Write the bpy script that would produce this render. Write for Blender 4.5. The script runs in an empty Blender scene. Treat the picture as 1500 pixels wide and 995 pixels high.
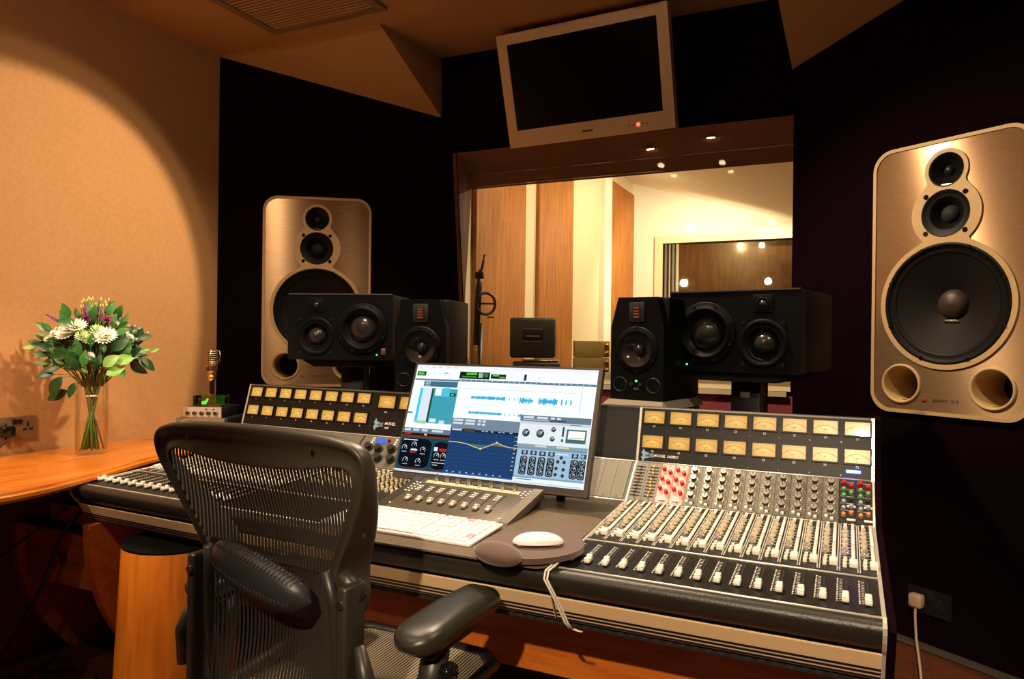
import bpy, bmesh, math, random
from math import sin, cos, pi, radians, sqrt, atan2
from mathutils import Vector, Matrix
from mathutils.geometry import tessellate_polygon

random.seed(7)
scene = bpy.context.scene
COL = scene.collection

# ---------------------------------------------------------------- camera
cd = bpy.data.cameras.new('camera')
cam = bpy.data.objects.new('camera', cd)
COL.objects.link(cam)
scene.camera = cam
cd.sensor_width = 36.0
cd.lens = 36.0 * 1050.0 / 1500.0
cd.clip_start = 0.02
cd.clip_end = 60
yaw, pit, rol = radians(25.0567), radians(-0.0813), radians(0.7206)
fw = Vector((-sin(yaw)*cos(pit), cos(yaw)*cos(pit), sin(pit)))
r0 = Vector((cos(yaw), sin(yaw), 0)); u0 = r0.cross(fw)
rt = cos(rol)*r0 + sin(rol)*u0; up = -sin(rol)*r0 + cos(rol)*u0
cam.matrix_world = Matrix(((rt.x, up.x, -fw.x, -0.0616), (rt.y, up.y, -fw.y, -2.0808), (rt.z, up.z, -fw.z, 1.1985), (0, 0, 0, 1)))

# ---------------------------------------------------------------- world, exposure
w = bpy.data.worlds.new('world'); scene.world = w
w.use_nodes = True
w.node_tree.nodes['Background'].inputs[0].default_value = (0.02, 0.018, 0.03, 1)
w.node_tree.nodes['Background'].inputs[1].default_value = 0.1
scene.view_settings.view_transform = 'Standard'
scene.view_settings.look = 'None'
scene.view_settings.gamma = 1.0
scene.view_settings.exposure = 0.12
scene.cycles.transparent_max_bounces = 24
WARM = (1.0, 0.76, 0.50)
STUDIO = (1.0, 0.85, 0.62)
# ceiling spots of the control room: lamp, aimed at, power, cone degrees, blend
SPOTS = [((-1.25, 0.25), (-2.83, -0.485, 1.323), 152, 48.6, 0.12), ((-0.95, 0.20), (-0.15, -0.15, 0.75), 112, 125, 0.6),
         ((-1.50, -0.60), (-1.50, -0.55, 0), 55, 96, 0.35), ((-1.27, 0.03), (-2.0, -0.30, 0.6), 44, 112, 0.6), ((0.34, -0.55), (0.30, -0.50, 0), 48, 96, 0.35),
         ((-2.15, -1.95), (-2.12, -0.62, 0.30), 170, 60, 0.5), ((-1.44, -1.95), (-1.9, -0.2, 0.9), 26, 125, 0.6), ((-0.7, -1.95), (-0.75, -1.6, 0), 14, 150, 0.6),
         ((-2.52, -0.31), (-2.45, -0.40, 0.75), 40, 46, 0.8), ((0.05, -3.40), (-0.35, -0.70, 0.50), 440, 34, 0.7)]
CEIL = 2.545

def spot(name, loc, target, power, cone, blend, color, radius=0.03):
    d = bpy.data.lights.new(name, 'SPOT'); d.energy = power; d.spot_size = radians(cone); d.spot_blend = blend
    d.color = color; d.shadow_soft_size = radius
    o = bpy.data.objects.new(name, d); COL.objects.link(o); o.location = loc
    o.rotation_euler = (Vector(target)-Vector(loc)).to_track_quat('-Z', 'Y').to_euler()
    return o
def area(name, loc, target, power, sx, sy, color):
    d = bpy.data.lights.new(name, 'AREA'); d.energy = power; d.shape = 'RECTANGLE'; d.size = sx; d.size_y = sy; d.color = color
    o = bpy.data.objects.new(name, d); COL.objects.link(o); o.location = loc
    o.rotation_euler = (Vector(target)-Vector(loc)).to_track_quat('-Z', 'Y').to_euler()
    return o
for (x, y), tg, p, c, b in SPOTS:
    spot('downlight_beam', (x, y, CEIL-0.045), tg, p, c, b, WARM)
# the reflector of the lamp aimed at the flowers throws a weaker, wider second cone
spot('downlight_spill', (-1.25, 0.25, CEIL-0.045), (-2.83, -0.485, 1.323), 24, 56, 0.15, WARM)
# live room lamps, one of them added to brighten the gear
spot('live_room_beam', (-1.2, 3.4, 2.60), (-2.4, 3.6, 1.2), 110, 165, 0.5, STUDIO, 0.04)
spot('live_room_beam', (-1.2, 5.2, 2.60), (-2.4, 5.6, 1.2), 140, 165, 0.5, STUDIO, 0.04)
spot('live_room_beam', (-1.4, 6.0, 2.50), (-1.7, 6.9, 1.5), 85, 168, 0.4, STUDIO, 0.04)
spot('live_room_beam', (-1.35, 1.95, 2.50), (-2.0, 2.85, 1.1), 40, 70, 0.6, STUDIO, 0.04)  # added fill with no known source, brightens the backlit gear fronts
spot('live_room_beam', (-0.85, 6.55, 2.66), (-0.85, 6.75, 0), 40, 160, 0.6, STUDIO, 0.03)

# ---------------------------------------------------------------- helpers
def S(r, g, b):
    f = lambda c: (c/255/12.92 if c/255 <= 0.04045 else ((c/255+0.055)/1.055)**2.4)
    return (f(r), f(g), f(b))

def mat(name, color, rough=0.5, metal=0.0, noise=0.0, nscale=40.0, bump=0.0, bscale=200.0, emit=None, estr=0.0, coat=0.0, spec=0.5, aniso=0.0, sheen=0.0, stretch=(1, 1, 1), alpha=None):
    m = bpy.data.materials.new(name); m.use_nodes = True
    nt = m.node_tree; b = nt.nodes['Principled BSDF']
    b.inputs['Base Color'].default_value = (*color, 1); b.inputs['Roughness'].default_value = rough; b.inputs['Metallic'].default_value = metal
    b.inputs['Specular IOR Level'].default_value = spec
    b.inputs['Coat Weight'].default_value = coat
    b.inputs['Coat Roughness'].default_value = 0.08
    b.inputs['Anisotropic'].default_value = aniso
    b.inputs['Sheen Weight'].default_value = sheen
    if emit: b.inputs['Emission Color'].default_value = (*emit, 1); b.inputs['Emission Strength'].default_value = estr
    if noise or bump:
        tc = nt.nodes.new('ShaderNodeTexCoord'); mp = nt.nodes.new('ShaderNodeMapping'); mp.inputs['Scale'].default_value = stretch
        nt.links.new(tc.outputs['Object'], mp.inputs[0])
    if noise:
        n = nt.nodes.new('ShaderNodeTexNoise'); n.inputs['Scale'].default_value = nscale; n.inputs['Detail'].default_value = 5
        nt.links.new(mp.outputs[0], n.inputs[0])
        r = nt.nodes.new('ShaderNodeMapRange'); r.inputs[1].default_value = 0.3; r.inputs[2].default_value = 0.7
        r.inputs[3].default_value = 1-noise; r.inputs[4].default_value = 1+noise
        nt.links.new(n.outputs[0], r.inputs[0])
        mx = nt.nodes.new('ShaderNodeVectorMath'); mx.operation = 'SCALE'; mx.inputs[0].default_value = color
        nt.links.new(r.outputs[0], mx.inputs['Scale']); nt.links.new(mx.outputs[0], b.inputs['Base Color'])
    if bump:
        n = nt.nodes.new('ShaderNodeTexNoise'); n.inputs['Scale'].default_value = bscale; n.inputs['Detail'].default_value = 3
        nt.links.new(mp.outputs[0], n.inputs[0])
        bp = nt.nodes.new('ShaderNodeBump'); bp.inputs['Strength'].default_value = bump; bp.inputs['Distance'].default_value = 0.002
        nt.links.new(n.outputs[0], bp.inputs['Height']); nt.links.new(bp.outputs[0], b.inputs['Normal'])
    return m

def wood(name, c1, c2, axis='x', rough=0.35, scale=1.0, coat=0.3):
    m = bpy.data.materials.new(name); m.use_nodes = True
    nt = m.node_tree; b = nt.nodes['Principled BSDF']; L = nt.links.new
    tc = nt.nodes.new('ShaderNodeTexCoord'); mp = nt.nodes.new('ShaderNodeMapping')
    s = {'x': (1.2, 14, 14), 'y': (14, 1.2, 14), 'z': (14, 14, 1.2)}[axis]
    mp.inputs['Scale'].default_value = tuple(k*scale for k in s)
    L(tc.outputs['Object'], mp.inputs[0])
    n = nt.nodes.new('ShaderNodeTexNoise'); n.inputs['Scale'].default_value = 3.2; n.inputs['Detail'].default_value = 7; n.inputs['Distortion'].default_value = 0.6
    L(mp.outputs[0], n.inputs[0])
    cr = nt.nodes.new('ShaderNodeValToRGB'); cr.color_ramp.elements[0].position = 0.33; cr.color_ramp.elements[1].position = 0.68
    cr.color_ramp.elements[0].color = (*c1, 1); cr.color_ramp.elements[1].color = (*c2, 1)
    L(n.outputs[0], cr.inputs[0]); L(cr.outputs[0], b.inputs['Base Color'])
    b.inputs['Roughness'].default_value = rough; b.inputs['Coat Weight'].default_value = coat; b.inputs['Coat Roughness'].default_value = 0.15
    return m

def glass(name, tint=(1, 1, 1), refl=1.0, ior=1.45):
    m = bpy.data.materials.new(name); m.use_nodes = True
    nt = m.node_tree; nt.nodes.remove(nt.nodes['Principled BSDF']); L = nt.links.new
    out = nt.nodes['Material Output']
    t = nt.nodes.new('ShaderNodeBsdfTransparent'); t.inputs[0].default_value = (*tint, 1)
    g = nt.nodes.new('ShaderNodeBsdfGlossy'); g.inputs['Roughness'].default_value = 0.02
    f = nt.nodes.new('ShaderNodeFresnel'); f.inputs[0].default_value = ior
    mm = nt.nodes.new('ShaderNodeMath'); mm.operation = 'MULTIPLY'; mm.inputs[1].default_value = refl
    x = nt.nodes.new('ShaderNodeMixShader')
    L(f.outputs[0], mm.inputs[0]); L(mm.outputs[0], x.inputs[0]); L(t.outputs[0], x.inputs[1]); L(g.outputs[0], x.inputs[2]); L(x.outputs[0], out.inputs[0])
    return m

def emis(name, color, s):
    return mat(name, (0, 0, 0), 1.0, emit=color, estr=s, spec=0.0)

def T(x=0, y=0, z=0): return Matrix.Translation((x, y, z))
def R(a, ax='Z'): return Matrix.Rotation(a, 4, ax)
def FACE(x, z, y=0): return T(x, y, z) @ R(pi/2, 'X')      # a flat design in XY that looks along -Y

class B:
    """collects shapes; build() links them as one mesh object"""
    def __init__(s): s.v = []; s.f = []; s.m = []; s.s = []
    def add(s, vs, fs, mi=0, M=None, smooth=False):
        o = len(s.v)
        s.v += [tuple(M @ Vector(v)) for v in vs] if M is not None else [tuple(v) for v in vs]
        s.f += [tuple(i+o for i in f) for f in fs]; s.m += [mi]*len(fs); s.s += [smooth]*len(fs)
        return s
    def box(s, cx, cy, cz, sx, sy, sz, mi=0, M=None, bev=0.0, seg=2):
        sx, sy, sz = sx/2, sy/2, sz/2
        if bev > 0:
            bm = bmesh.new(); bmesh.ops.create_cube(bm, size=2)
            for q in bm.verts: q.co = Vector((q.co.x*sx, q.co.y*sy, q.co.z*sz))
            bmesh.ops.bevel(bm, geom=bm.edges[:], offset=min(bev, sx*.95, sy*.95, sz*.95), segments=seg, affect='EDGES', profile=0.5)
            bm.verts.index_update()
            vs = [(q.co.x+cx, q.co.y+cy, q.co.z+cz) for q in bm.verts]; fs = [[q.index for q in f.verts] for f in bm.faces]; bm.free()
            return s.add(vs, fs, mi, M, True)
        vs = [(cx+a*sx, cy+b*sy, cz+c*sz) for c in (-1, 1) for b in (-1, 1) for a in (-1, 1)]
        return s.add(vs, [(0, 2, 3, 1), (4, 5, 7, 6), (0, 1, 5, 4), (2, 6, 7, 3), (0, 4, 6, 2), (1, 3, 7, 5)], mi, M)
    def lathe(s, prof, n=24, mi=0, M=None, smooth=True, a0=0, a1=2*pi):
        full = abs(a1-a0-2*pi) < 1e-6; k = n if full else n+1
        vs = [(r*cos(a0+(a1-a0)*j/n), r*sin(a0+(a1-a0)*j/n), h) for r, h in prof for j in range(k)]
        fs = [(i*k+j, i*k+(j+1) % k, (i+1)*k+(j+1) % k, (i+1)*k+j) for i in range(len(prof)-1) for j in range(n)]
        return s.add(vs, fs, mi, M, smooth)
    def cyl(s, r, h0, h1, n=16, mi=0, M=None, r2=None):
        r2 = r if r2 is None else r2
        vs = [(r*cos(2*pi*j/n), r*sin(2*pi*j/n), h0) for j in range(n)] + [(r2*cos(2*pi*j/n), r2*sin(2*pi*j/n), h1) for j in range(n)]
        s.add(vs, [(j, (j+1) % n, n+(j+1) % n, n+j) for j in range(n)], mi, M, True)
        return s.add(vs, [tuple(range(n-1, -1, -1)), tuple(range(n, 2*n))], mi, M)
    def tube(s, pts, r, n=8, mi=0, M=None):
        pts = [Vector(p) for p in pts]; rs = r if isinstance(r, (list, tuple)) else [r]*len(pts)
        vs = []; px = None
        for i, p in enumerate(pts):
            t = (pts[min(i+1, len(pts)-1)]-pts[max(i-1, 0)]).normalized()
            if px is None: px = t.orthogonal().normalized()
            px = (px-t*px.dot(t)).normalized(); py = t.cross(px)
            vs += [p+(px*cos(2*pi*j/n)+py*sin(2*pi*j/n))*rs[i] for j in range(n)]
        fs = [(i*n+j, i*n+(j+1) % n, (i+1)*n+(j+1) % n, (i+1)*n+j) for i in range(len(pts)-1) for j in range(n)]
        fs += [tuple(range(n-1, -1, -1)), tuple(range((len(pts)-1)*n, len(pts)*n))]
        return s.add(vs, fs, mi, M, True)
    def prism(s, poly, h0, h1, mi=0, M=None, holes=(), smooth=False):
        loops = [list(poly)]+[list(h) for h in holes]
        flat = [p for l in loops for p in l]; n = len(flat)
        tri = tessellate_polygon([[Vector((p[0], p[1], 0)) for p in l] for l in loops])
        vs = [(p[0], p[1], h0) for p in flat]+[(p[0], p[1], h1) for p in flat]
        out = []
        for t in tri:
            a, b, c = [Vector((*flat[i], 0)) for i in t]
            if (b-a).cross(c-a).z < 0: t = (t[0], t[2], t[1])
            out.append(tuple(n+i for i in t)); out.append((t[2], t[1], t[0]))
        s.add(vs, out, mi, M)
        sf = []; o = 0
        for k, l in enumerate(loops):
            ar = sum(l[i][0]*l[(i+1) % len(l)][1]-l[(i+1) % len(l)][0]*l[i][1] for i in range(len(l)))
            ccw = ar > 0
            if k: ccw = not ccw
            for i in range(len(l)):
                a, b = o+i, o+(i+1) % len(l)
                sf.append((a, b, n+b, n+a) if ccw else (b, a, n+a, n+b))
            o += len(l)
        return s.add(vs, sf, mi, M, smooth)
    def grid(s, P, mi=0, M=None, closed=False, smooth=True):
        nu, nv = len(P), len(P[0])
        vs = [p for row in P for p in row]
        fs = [(i*nv+j, ((i+1) % nu)*nv+j, ((i+1) % nu)*nv+j+1, i*nv+j+1) for i in range(nu if closed else nu-1) for j in range(nv-1)]
        return s.add(vs, fs, mi, M, smooth)
    def mesh(s, name, mats):
        me = bpy.data.meshes.new(name); me.from_pydata(s.v, [], s.f)
        for m in (mats if isinstance(mats, (list, tuple)) else [mats]): me.materials.append(m)
        me.polygons.foreach_set('material_index', s.m); me.polygons.foreach_set('use_smooth', s.s)
        me.update(); return me
    def build(s, name, mats, parent=None, M=None):
        return put(name, s.mesh(name, mats), parent, M)

def put(name, me, parent=None, M=None):
    o = bpy.data.objects.new(name, me); COL.objects.link(o)
    if parent is not None: o.parent = parent
    if M is not None: o.matrix_local = M
    return o
def tag(o, label, cat, group=None, kind=None):
    o['label'] = label; o['category'] = cat
    if group: o['group'] = group
    if kind: o['kind'] = kind
    return o
def thing(name, label, cat, loc=(0, 0, 0), rz=0, group=None):
    o = bpy.data.objects.new(name, None); COL.objects.link(o); o.location = loc; o.rotation_euler = (0, 0, rz)
    o.empty_display_size = 0.05
    return tag(o, label, cat, group)
def struct(o): o['kind'] = 'structure'; return o
def kids(o): return [c for c in bpy.data.objects if c.parent == o]
def auto(o, ang=40):
    for p in o.data.polygons: p.use_smooth = True
    md = o.modifiers.new('edge', 'EDGE_SPLIT'); md.split_angle = radians(ang); return o
def text(name, body, size, m, parent, M, shear=0.0, align='CENTER', ext=0.0002, sx=1.0):
    c = bpy.data.curves.new(name, 'FONT'); c.body = body; c.size = size; c.align_x = align; c.align_y = 'CENTER'
    c.shear = shear; c.extrude = ext; c.resolution_u = 2; c.offset = size*0.012
    t_ = bpy.data.objects.new('tmp', c); me = bpy.data.meshes.new_from_object(t_); bpy.data.objects.remove(t_); bpy.data.curves.remove(c)
    me.name = name; me.materials.clear(); me.materials.append(m)
    return put(name, me, parent, M @ Matrix.Diagonal((sx, 1, 1, 1)))
def circ(cx, cy, r, n=40): return [(cx+r*cos(2*pi*i/n), cy+r*sin(2*pi*i/n)) for i in range(n)]
def rrect(x0, y0, x1, y1, r, n=6):
    P = []
    for cx, cy, a in ((x1-r, y1-r, 0), (x0+r, y1-r, pi/2), (x0+r, y0+r, pi), (x1-r, y0+r, 3*pi/2)):
        P += [(cx+r*cos(a+pi/2*i/n), cy+r*sin(a+pi/2*i/n)) for i in range(n+1)]
    return P

# ---------------------------------------------------------------- materials
M_beige = mat('plaster_beige', (0.45, 0.23, 0.085), 0.85, noise=0.06, nscale=60, bump=0.25, bscale=350)
M_ceil = mat('ceiling_paint', (0.52, 0.30, 0.12), 0.9, noise=0.05, nscale=60)
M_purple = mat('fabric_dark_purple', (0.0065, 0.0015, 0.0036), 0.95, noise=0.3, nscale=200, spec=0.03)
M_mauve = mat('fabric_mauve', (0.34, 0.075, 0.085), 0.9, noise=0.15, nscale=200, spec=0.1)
M_reveal = mat('reveal_paint_brown', (0.26, 0.10, 0.045), 0.8)
M_cream = mat('paint_cream', (0.72, 0.60, 0.38), 0.8)
M_white = mat('wall_white', (0.84, 0.79, 0.64), 0.85)
M_woodpan = wood('wood_panel_oak', (0.29, 0.088, 0.009), (0.48, 0.185, 0.024), 'z', 0.7, 0.8, 0.0)
M_wooddark = wood('wood_dark_slats', (0.10, 0.05, 0.02), (0.20, 0.11, 0.05), 'z', 0.4, 0.8)
M_table = wood('wood_table', (0.44, 0.11, 0.009), (0.60, 0.19, 0.020), 'y', 0.3, 1.0, 0.4)
M_cherry = wood('wood_cherry', (0.40, 0.085, 0.009), (0.56, 0.16, 0.018), 'x', 0.35, 0.9)
M_cherryz = wood('wood_cherry_upright', (0.52, 0.125, 0.008), (0.68, 0.20, 0.018), 'z', 0.35, 0.9)
M_floor = wood('wood_floor', (0.10, 0.03, 0.012), (0.17, 0.055, 0.02), 'y', 0.4, 0.8)
M_base = wood('wood_skirting', (0.10, 0.03, 0.015), (0.16, 0.05, 0.025), 'x', 0.4)
M_black = mat('black_satin', (0.012, 0.012, 0.013), 0.35)
M_blackm = mat('black_matte', (0.010, 0.010, 0.011), 0.75)
M_blackg = mat('black_gloss', (0.006, 0.006, 0.007), 0.08)
M_spk = mat('speaker_black', (0.0035, 0.0042, 0.0045), 0.5, spec=0.13, bump=0.15, bscale=600)
M_cone = mat('cone_black', (0.010, 0.010, 0.011), 0.28)
M_coneb = mat('cone_paper_brown', (0.007, 0.0045, 0.0035), 0.6, spec=0.25)
M_rubber = mat('rubber_black', (0.003, 0.003, 0.003), 0.5, spec=0.2)
M_dome = mat('dome_silk', (0.03, 0.028, 0.026), 0.22)
M_gold_pl = mat('baffle_ring_beige', (0.66, 0.45, 0.21), 0.5)
M_silver = mat('silver_trim', (0.80, 0.77, 0.70), 0.3, 0.6)
M_chamA = mat('champagne_aluminium', (0.86, 0.62, 0.35), 0.5, 0.15, noise=0.04, nscale=300)
M_groove = mat('groove_dark_blue', (0.006, 0.006, 0.02), 0.5)
M_panelb = mat('panel_black', (0.006, 0.0055, 0.005), 0.42, spec=0.25)
M_panelg = mat('panel_grey', (0.20, 0.185, 0.15), 0.5, spec=0.3)
M_panelg2 = mat('panel_grey_dark', (0.13, 0.12, 0.095), 0.5, spec=0.3)
M_panelp = mat('panel_pink', (0.72, 0.40, 0.36), 0.45)
M_panelk = mat('panel_charcoal', (0.016, 0.015, 0.014), 0.45, spec=0.3)
M_print = mat('print_white', (0.85, 0.83, 0.78), 0.5)
M_printd = mat('print_dark', (0.05, 0.03, 0.01), 0.6)
M_knobclear = mat('knob_clear_cream', (0.70, 0.62, 0.46), 0.22, coat=0.5)
M_knobsil = mat('knob_silver', (0.75, 0.72, 0.66), 0.25, 0.8)
M_knobblk = mat('knob_black', (0.03, 0.028, 0.026), 0.3)
M_knobred = mat('knob_red', (0.55, 0.01, 0.015), 0.3)
M_knobgrn = mat('knob_green', (0.16, 0.36, 0.14), 0.35)
M_knobblu = mat('knob_blue_grey', (0.30, 0.38, 0.44), 0.35)
M_knoborg = mat('knob_orange', (0.70, 0.24, 0.10), 0.35)
M_caps = mat('cap_white', (0.86, 0.83, 0.76), 0.35)
M_cream_btn = mat('button_cream', (0.80, 0.70, 0.48), 0.4)
M_red = mat('accent_red', (0.55, 0.02, 0.02), 0.5)
M_emblem = mat('emblem_pale_blue', (0.22, 0.40, 0.62), 0.5)
M_leather = mat('leather_black', (0.018, 0.015, 0.012), 0.38, bump=0.35, bscale=300)
M_mat = mat('mat_brown_leather', (0.12, 0.085, 0.048), 0.5, noise=0.15, nscale=60, bump=0.3, bscale=400)
M_desk = mat('desk_laminate', (0.045, 0.035, 0.023), 0.4, noise=0.1, nscale=120)
M_pad = mat('pad_brown_fabric', (0.080, 0.037, 0.029), 0.8, noise=0.12, nscale=300, sheen=0.3)
M_key = mat('key_white', (0.80, 0.78, 0.82), 0.45)
M_keyb = mat('keyboard_tray', (0.72, 0.68, 0.70), 0.45, 0.0)
M_keyp = mat('key_legend_pink', (0.75, 0.35, 0.42), 0.4)
M_ctrl = mat('controller_grey', (0.085, 0.07, 0.05), 0.42, 0.2)
M_ctrlk = mat('controller_dark', (0.035, 0.03, 0.025), 0.4)
M_chair = mat('chair_frame_graphite', (0.038, 0.031, 0.022), 0.40, bump=0.08, bscale=500)
M_chaird = mat('chair_frame_dark', (0.022, 0.019, 0.015), 0.4)
M_thread = mat('chair_mesh_thread', (0.020, 0.017, 0.014), 0.6)
M_seat = mat('chair_seat_weave', (0.48, 0.42, 0.30), 0.55)
M_armpad = mat('armpad_black_urethane', (0.022, 0.02, 0.015), 0.34, bump=0.10, bscale=900)
M_metal = mat('metal_polished', (0.55, 0.50, 0.42), 0.25, 1.0)
M_cable = mat('cable_black', (0.008, 0.008, 0.008), 0.45)
M_cablew = mat('cable_white', (0.75, 0.70, 0.60), 0.45)
M_tv = mat('tv_silver', (0.66, 0.46, 0.28), 0.4, 0.2)
M_screenoff = mat('screen_off', (0.003, 0.004, 0.005), 0.2, spec=0.15)
M_brass = mat('socket_brass', (0.30, 0.20, 0.10), 0.35, 0.6)
M_goldmic = mat('gold_plate', (0.95, 0.62, 0.22), 0.2, 1.0)
M_stone = mat('foam_grey', (0.20, 0.17, 0.13), 0.9, noise=0.3, nscale=300)
M_tin = mat('box_gold_tin', (0.60, 0.42, 0.13), 0.45, 0.0)
M_amp = mat('amp_vinyl_black', (0.035, 0.03, 0.02), 0.6)
M_vent = mat('vent_frame', (0.26, 0.17, 0.09), 0.5)
M_ventd = mat('vent_dark', (0.03, 0.02, 0.012), 0.8)
M_ledg = emis('led_green', (0.05, 1.0, 0.15), 3)
M_ledr = emis('led_red', (1.0, 0.12, 0.06), 2)
M_ledb = emis('led_blue', (0.02, 0.07, 1.0), 34)
M_ledbw = emis('led_blue_core', (0.35, 0.55, 1.0), 10)
M_lamp = emis('lamp_glow', (1.0, 0.75, 0.42), 25)
M_glass = glass('window_glass', (0.97, 0.96, 0.93), 0.7)
M_vase = glass('vase_glass', (0.99, 0.99, 0.98), 0.28)
M_water = glass('vase_water', (0.97, 0.96, 0.90), 0.2, 1.33)
M_acryl = glass('acrylic', (0.75, 0.82, 0.62), 1.0)

def tangent_brushed(name, color, rough):
    m = mat(name, color, rough, 0.65, aniso=1.0)
    nt = m.node_tree; b = nt.nodes['Principled BSDF']
    t = nt.nodes.new('ShaderNodeTangent'); t.direction_type = 'UV_MAP'; t.uv_map = 'UVMap'
    nt.links.new(t.outputs[0], b.inputs['Tangent']); b.inputs['Anisotropic Rotation'].default_value = 0.25
    tc = nt.nodes.new('ShaderNodeTexCoord'); mp = nt.nodes.new('ShaderNodeMapping'); mp.inputs['Scale'].default_value = (9, 9, 1600)
    n = nt.nodes.new('ShaderNodeTexNoise'); n.inputs['Scale'].default_value = 1; nt.links.new(tc.outputs['Object'], mp.inputs[0]); nt.links.new(mp.outputs[0], n.inputs[0])
    r = nt.nodes.new('ShaderNodeMapRange'); r.inputs[3].default_value = rough-0.015; r.inputs[4].default_value = rough+0.015
    nt.links.new(n.outputs[0], r.inputs[0]); nt.links.new(r.outputs[0], b.inputs['Roughness'])
    return m
M_bronze = tangent_brushed('brushed_bronze', (0.46, 0.29, 0.155), 0.27)
def planar_uv(o):
    me = o.data; uv = me.uv_layers.new(name='UVMap')
    for l in me.loops:
        c = me.vertices[l.vertex_index].co; uv.data[l.index].uv = (c.x, c.z)

# backlit meter face: lamp at the lower middle of the dial
def meter_mat():
    m = bpy.data.materials.new('meter_backlit'); m.use_nodes = True
    nt = m.node_tree; b = nt.nodes['Principled BSDF']; L = nt.links.new
    b.inputs['Base Color'].default_value = (0.14, 0.075, 0.012, 1); b.inputs['Roughness'].default_value = 0.3; b.inputs['Coat Weight'].default_value = 0.6; b.inputs['Coat Roughness'].default_value = 0.03
    tc = nt.nodes.new('ShaderNodeTexCoord'); mp = nt.nodes.new('ShaderNodeMapping')
    mp.inputs['Location'].default_value = (0, 0.017, 0); mp.inputs['Scale'].default_value = (20, 32, 0)
    L(tc.outputs['Object'], mp.inputs[0])
    ln = nt.nodes.new('ShaderNodeVectorMath'); ln.operation = 'LENGTH'; L(mp.outputs[0], ln.inputs[0])
    cr = nt.nodes.new('ShaderNodeValToRGB')
    e = cr.color_ramp.elements; e[0].position = 0.0; e[0].color = (1.0, 0.62, 0.15, 1); e[1].position = 1.0; e[1].color = (0.40, 0.15, 0.012, 1)
    L(ln.outputs['Value'], cr.inputs[0]); L(cr.outputs[0], b.inputs['Emission Color']); b.inputs['Emission Strength'].default_value = 0.8
    return m
M_meter = meter_mat()
# ================================================================ ROOM
XL, XR, YB, YC, YW = -2.83, 0.61, -4.2, 0.46, 1.064
floor = struct(B().box((XL+XR)/2, (YB+YW)/2, -0.06, XR-XL+0.2, YW-YB+0.3, 0.08).build('floor', M_floor))
pl = B().box(0, 0, 0, 0.117, YW-YB, 0.018, bev=0.002, seg=1).mesh('plank', M_floor)
for i in range(29): put('plank', pl, floor, T(XL+0.06+i*0.1195, (YB+YW)/2, -0.009))
wl = struct(B().box(XL-0.05, (YB+YC)/2, 1.33, 0.1, YC-YB, 2.7).build('wall_left', M_beige))
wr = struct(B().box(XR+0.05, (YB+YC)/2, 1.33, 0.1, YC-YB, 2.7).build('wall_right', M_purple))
wb = struct(B().box((XL+XR)/2, YB-0.05, 1.33, XR-XL+0.2, 0.1, 2.7).build('wall_back', M_beige))
ce = struct(B().box((XL+XR)/2, (YB+YC)/2, CEIL+0.04, XR-XL+0.2, YC-YB, 0.08).build('ceiling', M_ceil))
# the ceiling past the crease rises a little towards the window wall
B().add([(XL, YC, CEIL), (XR, YC, CEIL), (XR, YW+.1, 2.63), (XL, YW+.1, 2.63), (XL, YC, CEIL+.08), (XR, YC, CEIL+.08), (XR, YW+.1, 2.71), (XL, YW+.1, 2.71)],
        [(0, 3, 2, 1), (4, 5, 6, 7), (0, 1, 5, 4), (2, 3, 7, 6), (0, 4, 7, 3), (1, 2, 6, 5)]).build('ceiling_slope', M_ceil, ce)
def wedge(sx, xc):
    A, Bp, C, D = [(xc+sx*x, y, z) for x, y, z in ((-1.72, .455, CEIL-.001), (-.785, .455, CEIL-.001), (-.832, 1.062, 2.316), (-.832, 1.062, 2.63))]
    E = (xc-sx*1.72, .455, 2.62)
    f = [(0, 1, 2), (1, 3, 2), (0, 2, 3), (0, 3, 1)]
    if sx > 0: f = [t[::-1] for t in f]
    B().add([A, Bp, C, D], f).build('soffit_wedge', M_ceil, ce)
wedge(1, -1.11); wedge(-1, -1.11)

def frame_m(px, py, tx, ty):
    return Matrix(((tx, 0, ty, px), (ty, 0, -tx, py), (0, 1, 0, 0), (0, 0, 0, 1)))
# angled speaker walls with the cut-outs of the big monitors
MAINL, MAINR = (-2.442, 0.7255, 1.416), (0.2405, 0.7195, 1.4225)
for nm, (mx, my, mz), sg, s0, s1 in (('wall_front_left', MAINL, 1, -.47, .60), ('wall_front_right', MAINR, -1, -.62, .45)):
    Mw = frame_m(mx, my, .828, .56*sg)
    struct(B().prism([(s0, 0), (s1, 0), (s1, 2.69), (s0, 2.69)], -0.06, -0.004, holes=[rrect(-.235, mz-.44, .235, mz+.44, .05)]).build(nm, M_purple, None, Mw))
# window wall
OX0, OX1, OZ0, OZ1 = -1.856, -0.2, 0.995, 2.128
b = B()
b.box(-1.11, YW+.05, OZ0/2, 1.76, .1, OZ0, 0)
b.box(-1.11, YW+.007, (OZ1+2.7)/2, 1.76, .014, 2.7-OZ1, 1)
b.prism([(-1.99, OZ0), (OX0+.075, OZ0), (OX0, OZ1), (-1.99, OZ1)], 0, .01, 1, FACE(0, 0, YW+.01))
struct(b.build('wall_front', [M_mauve, M_purple]))
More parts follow.
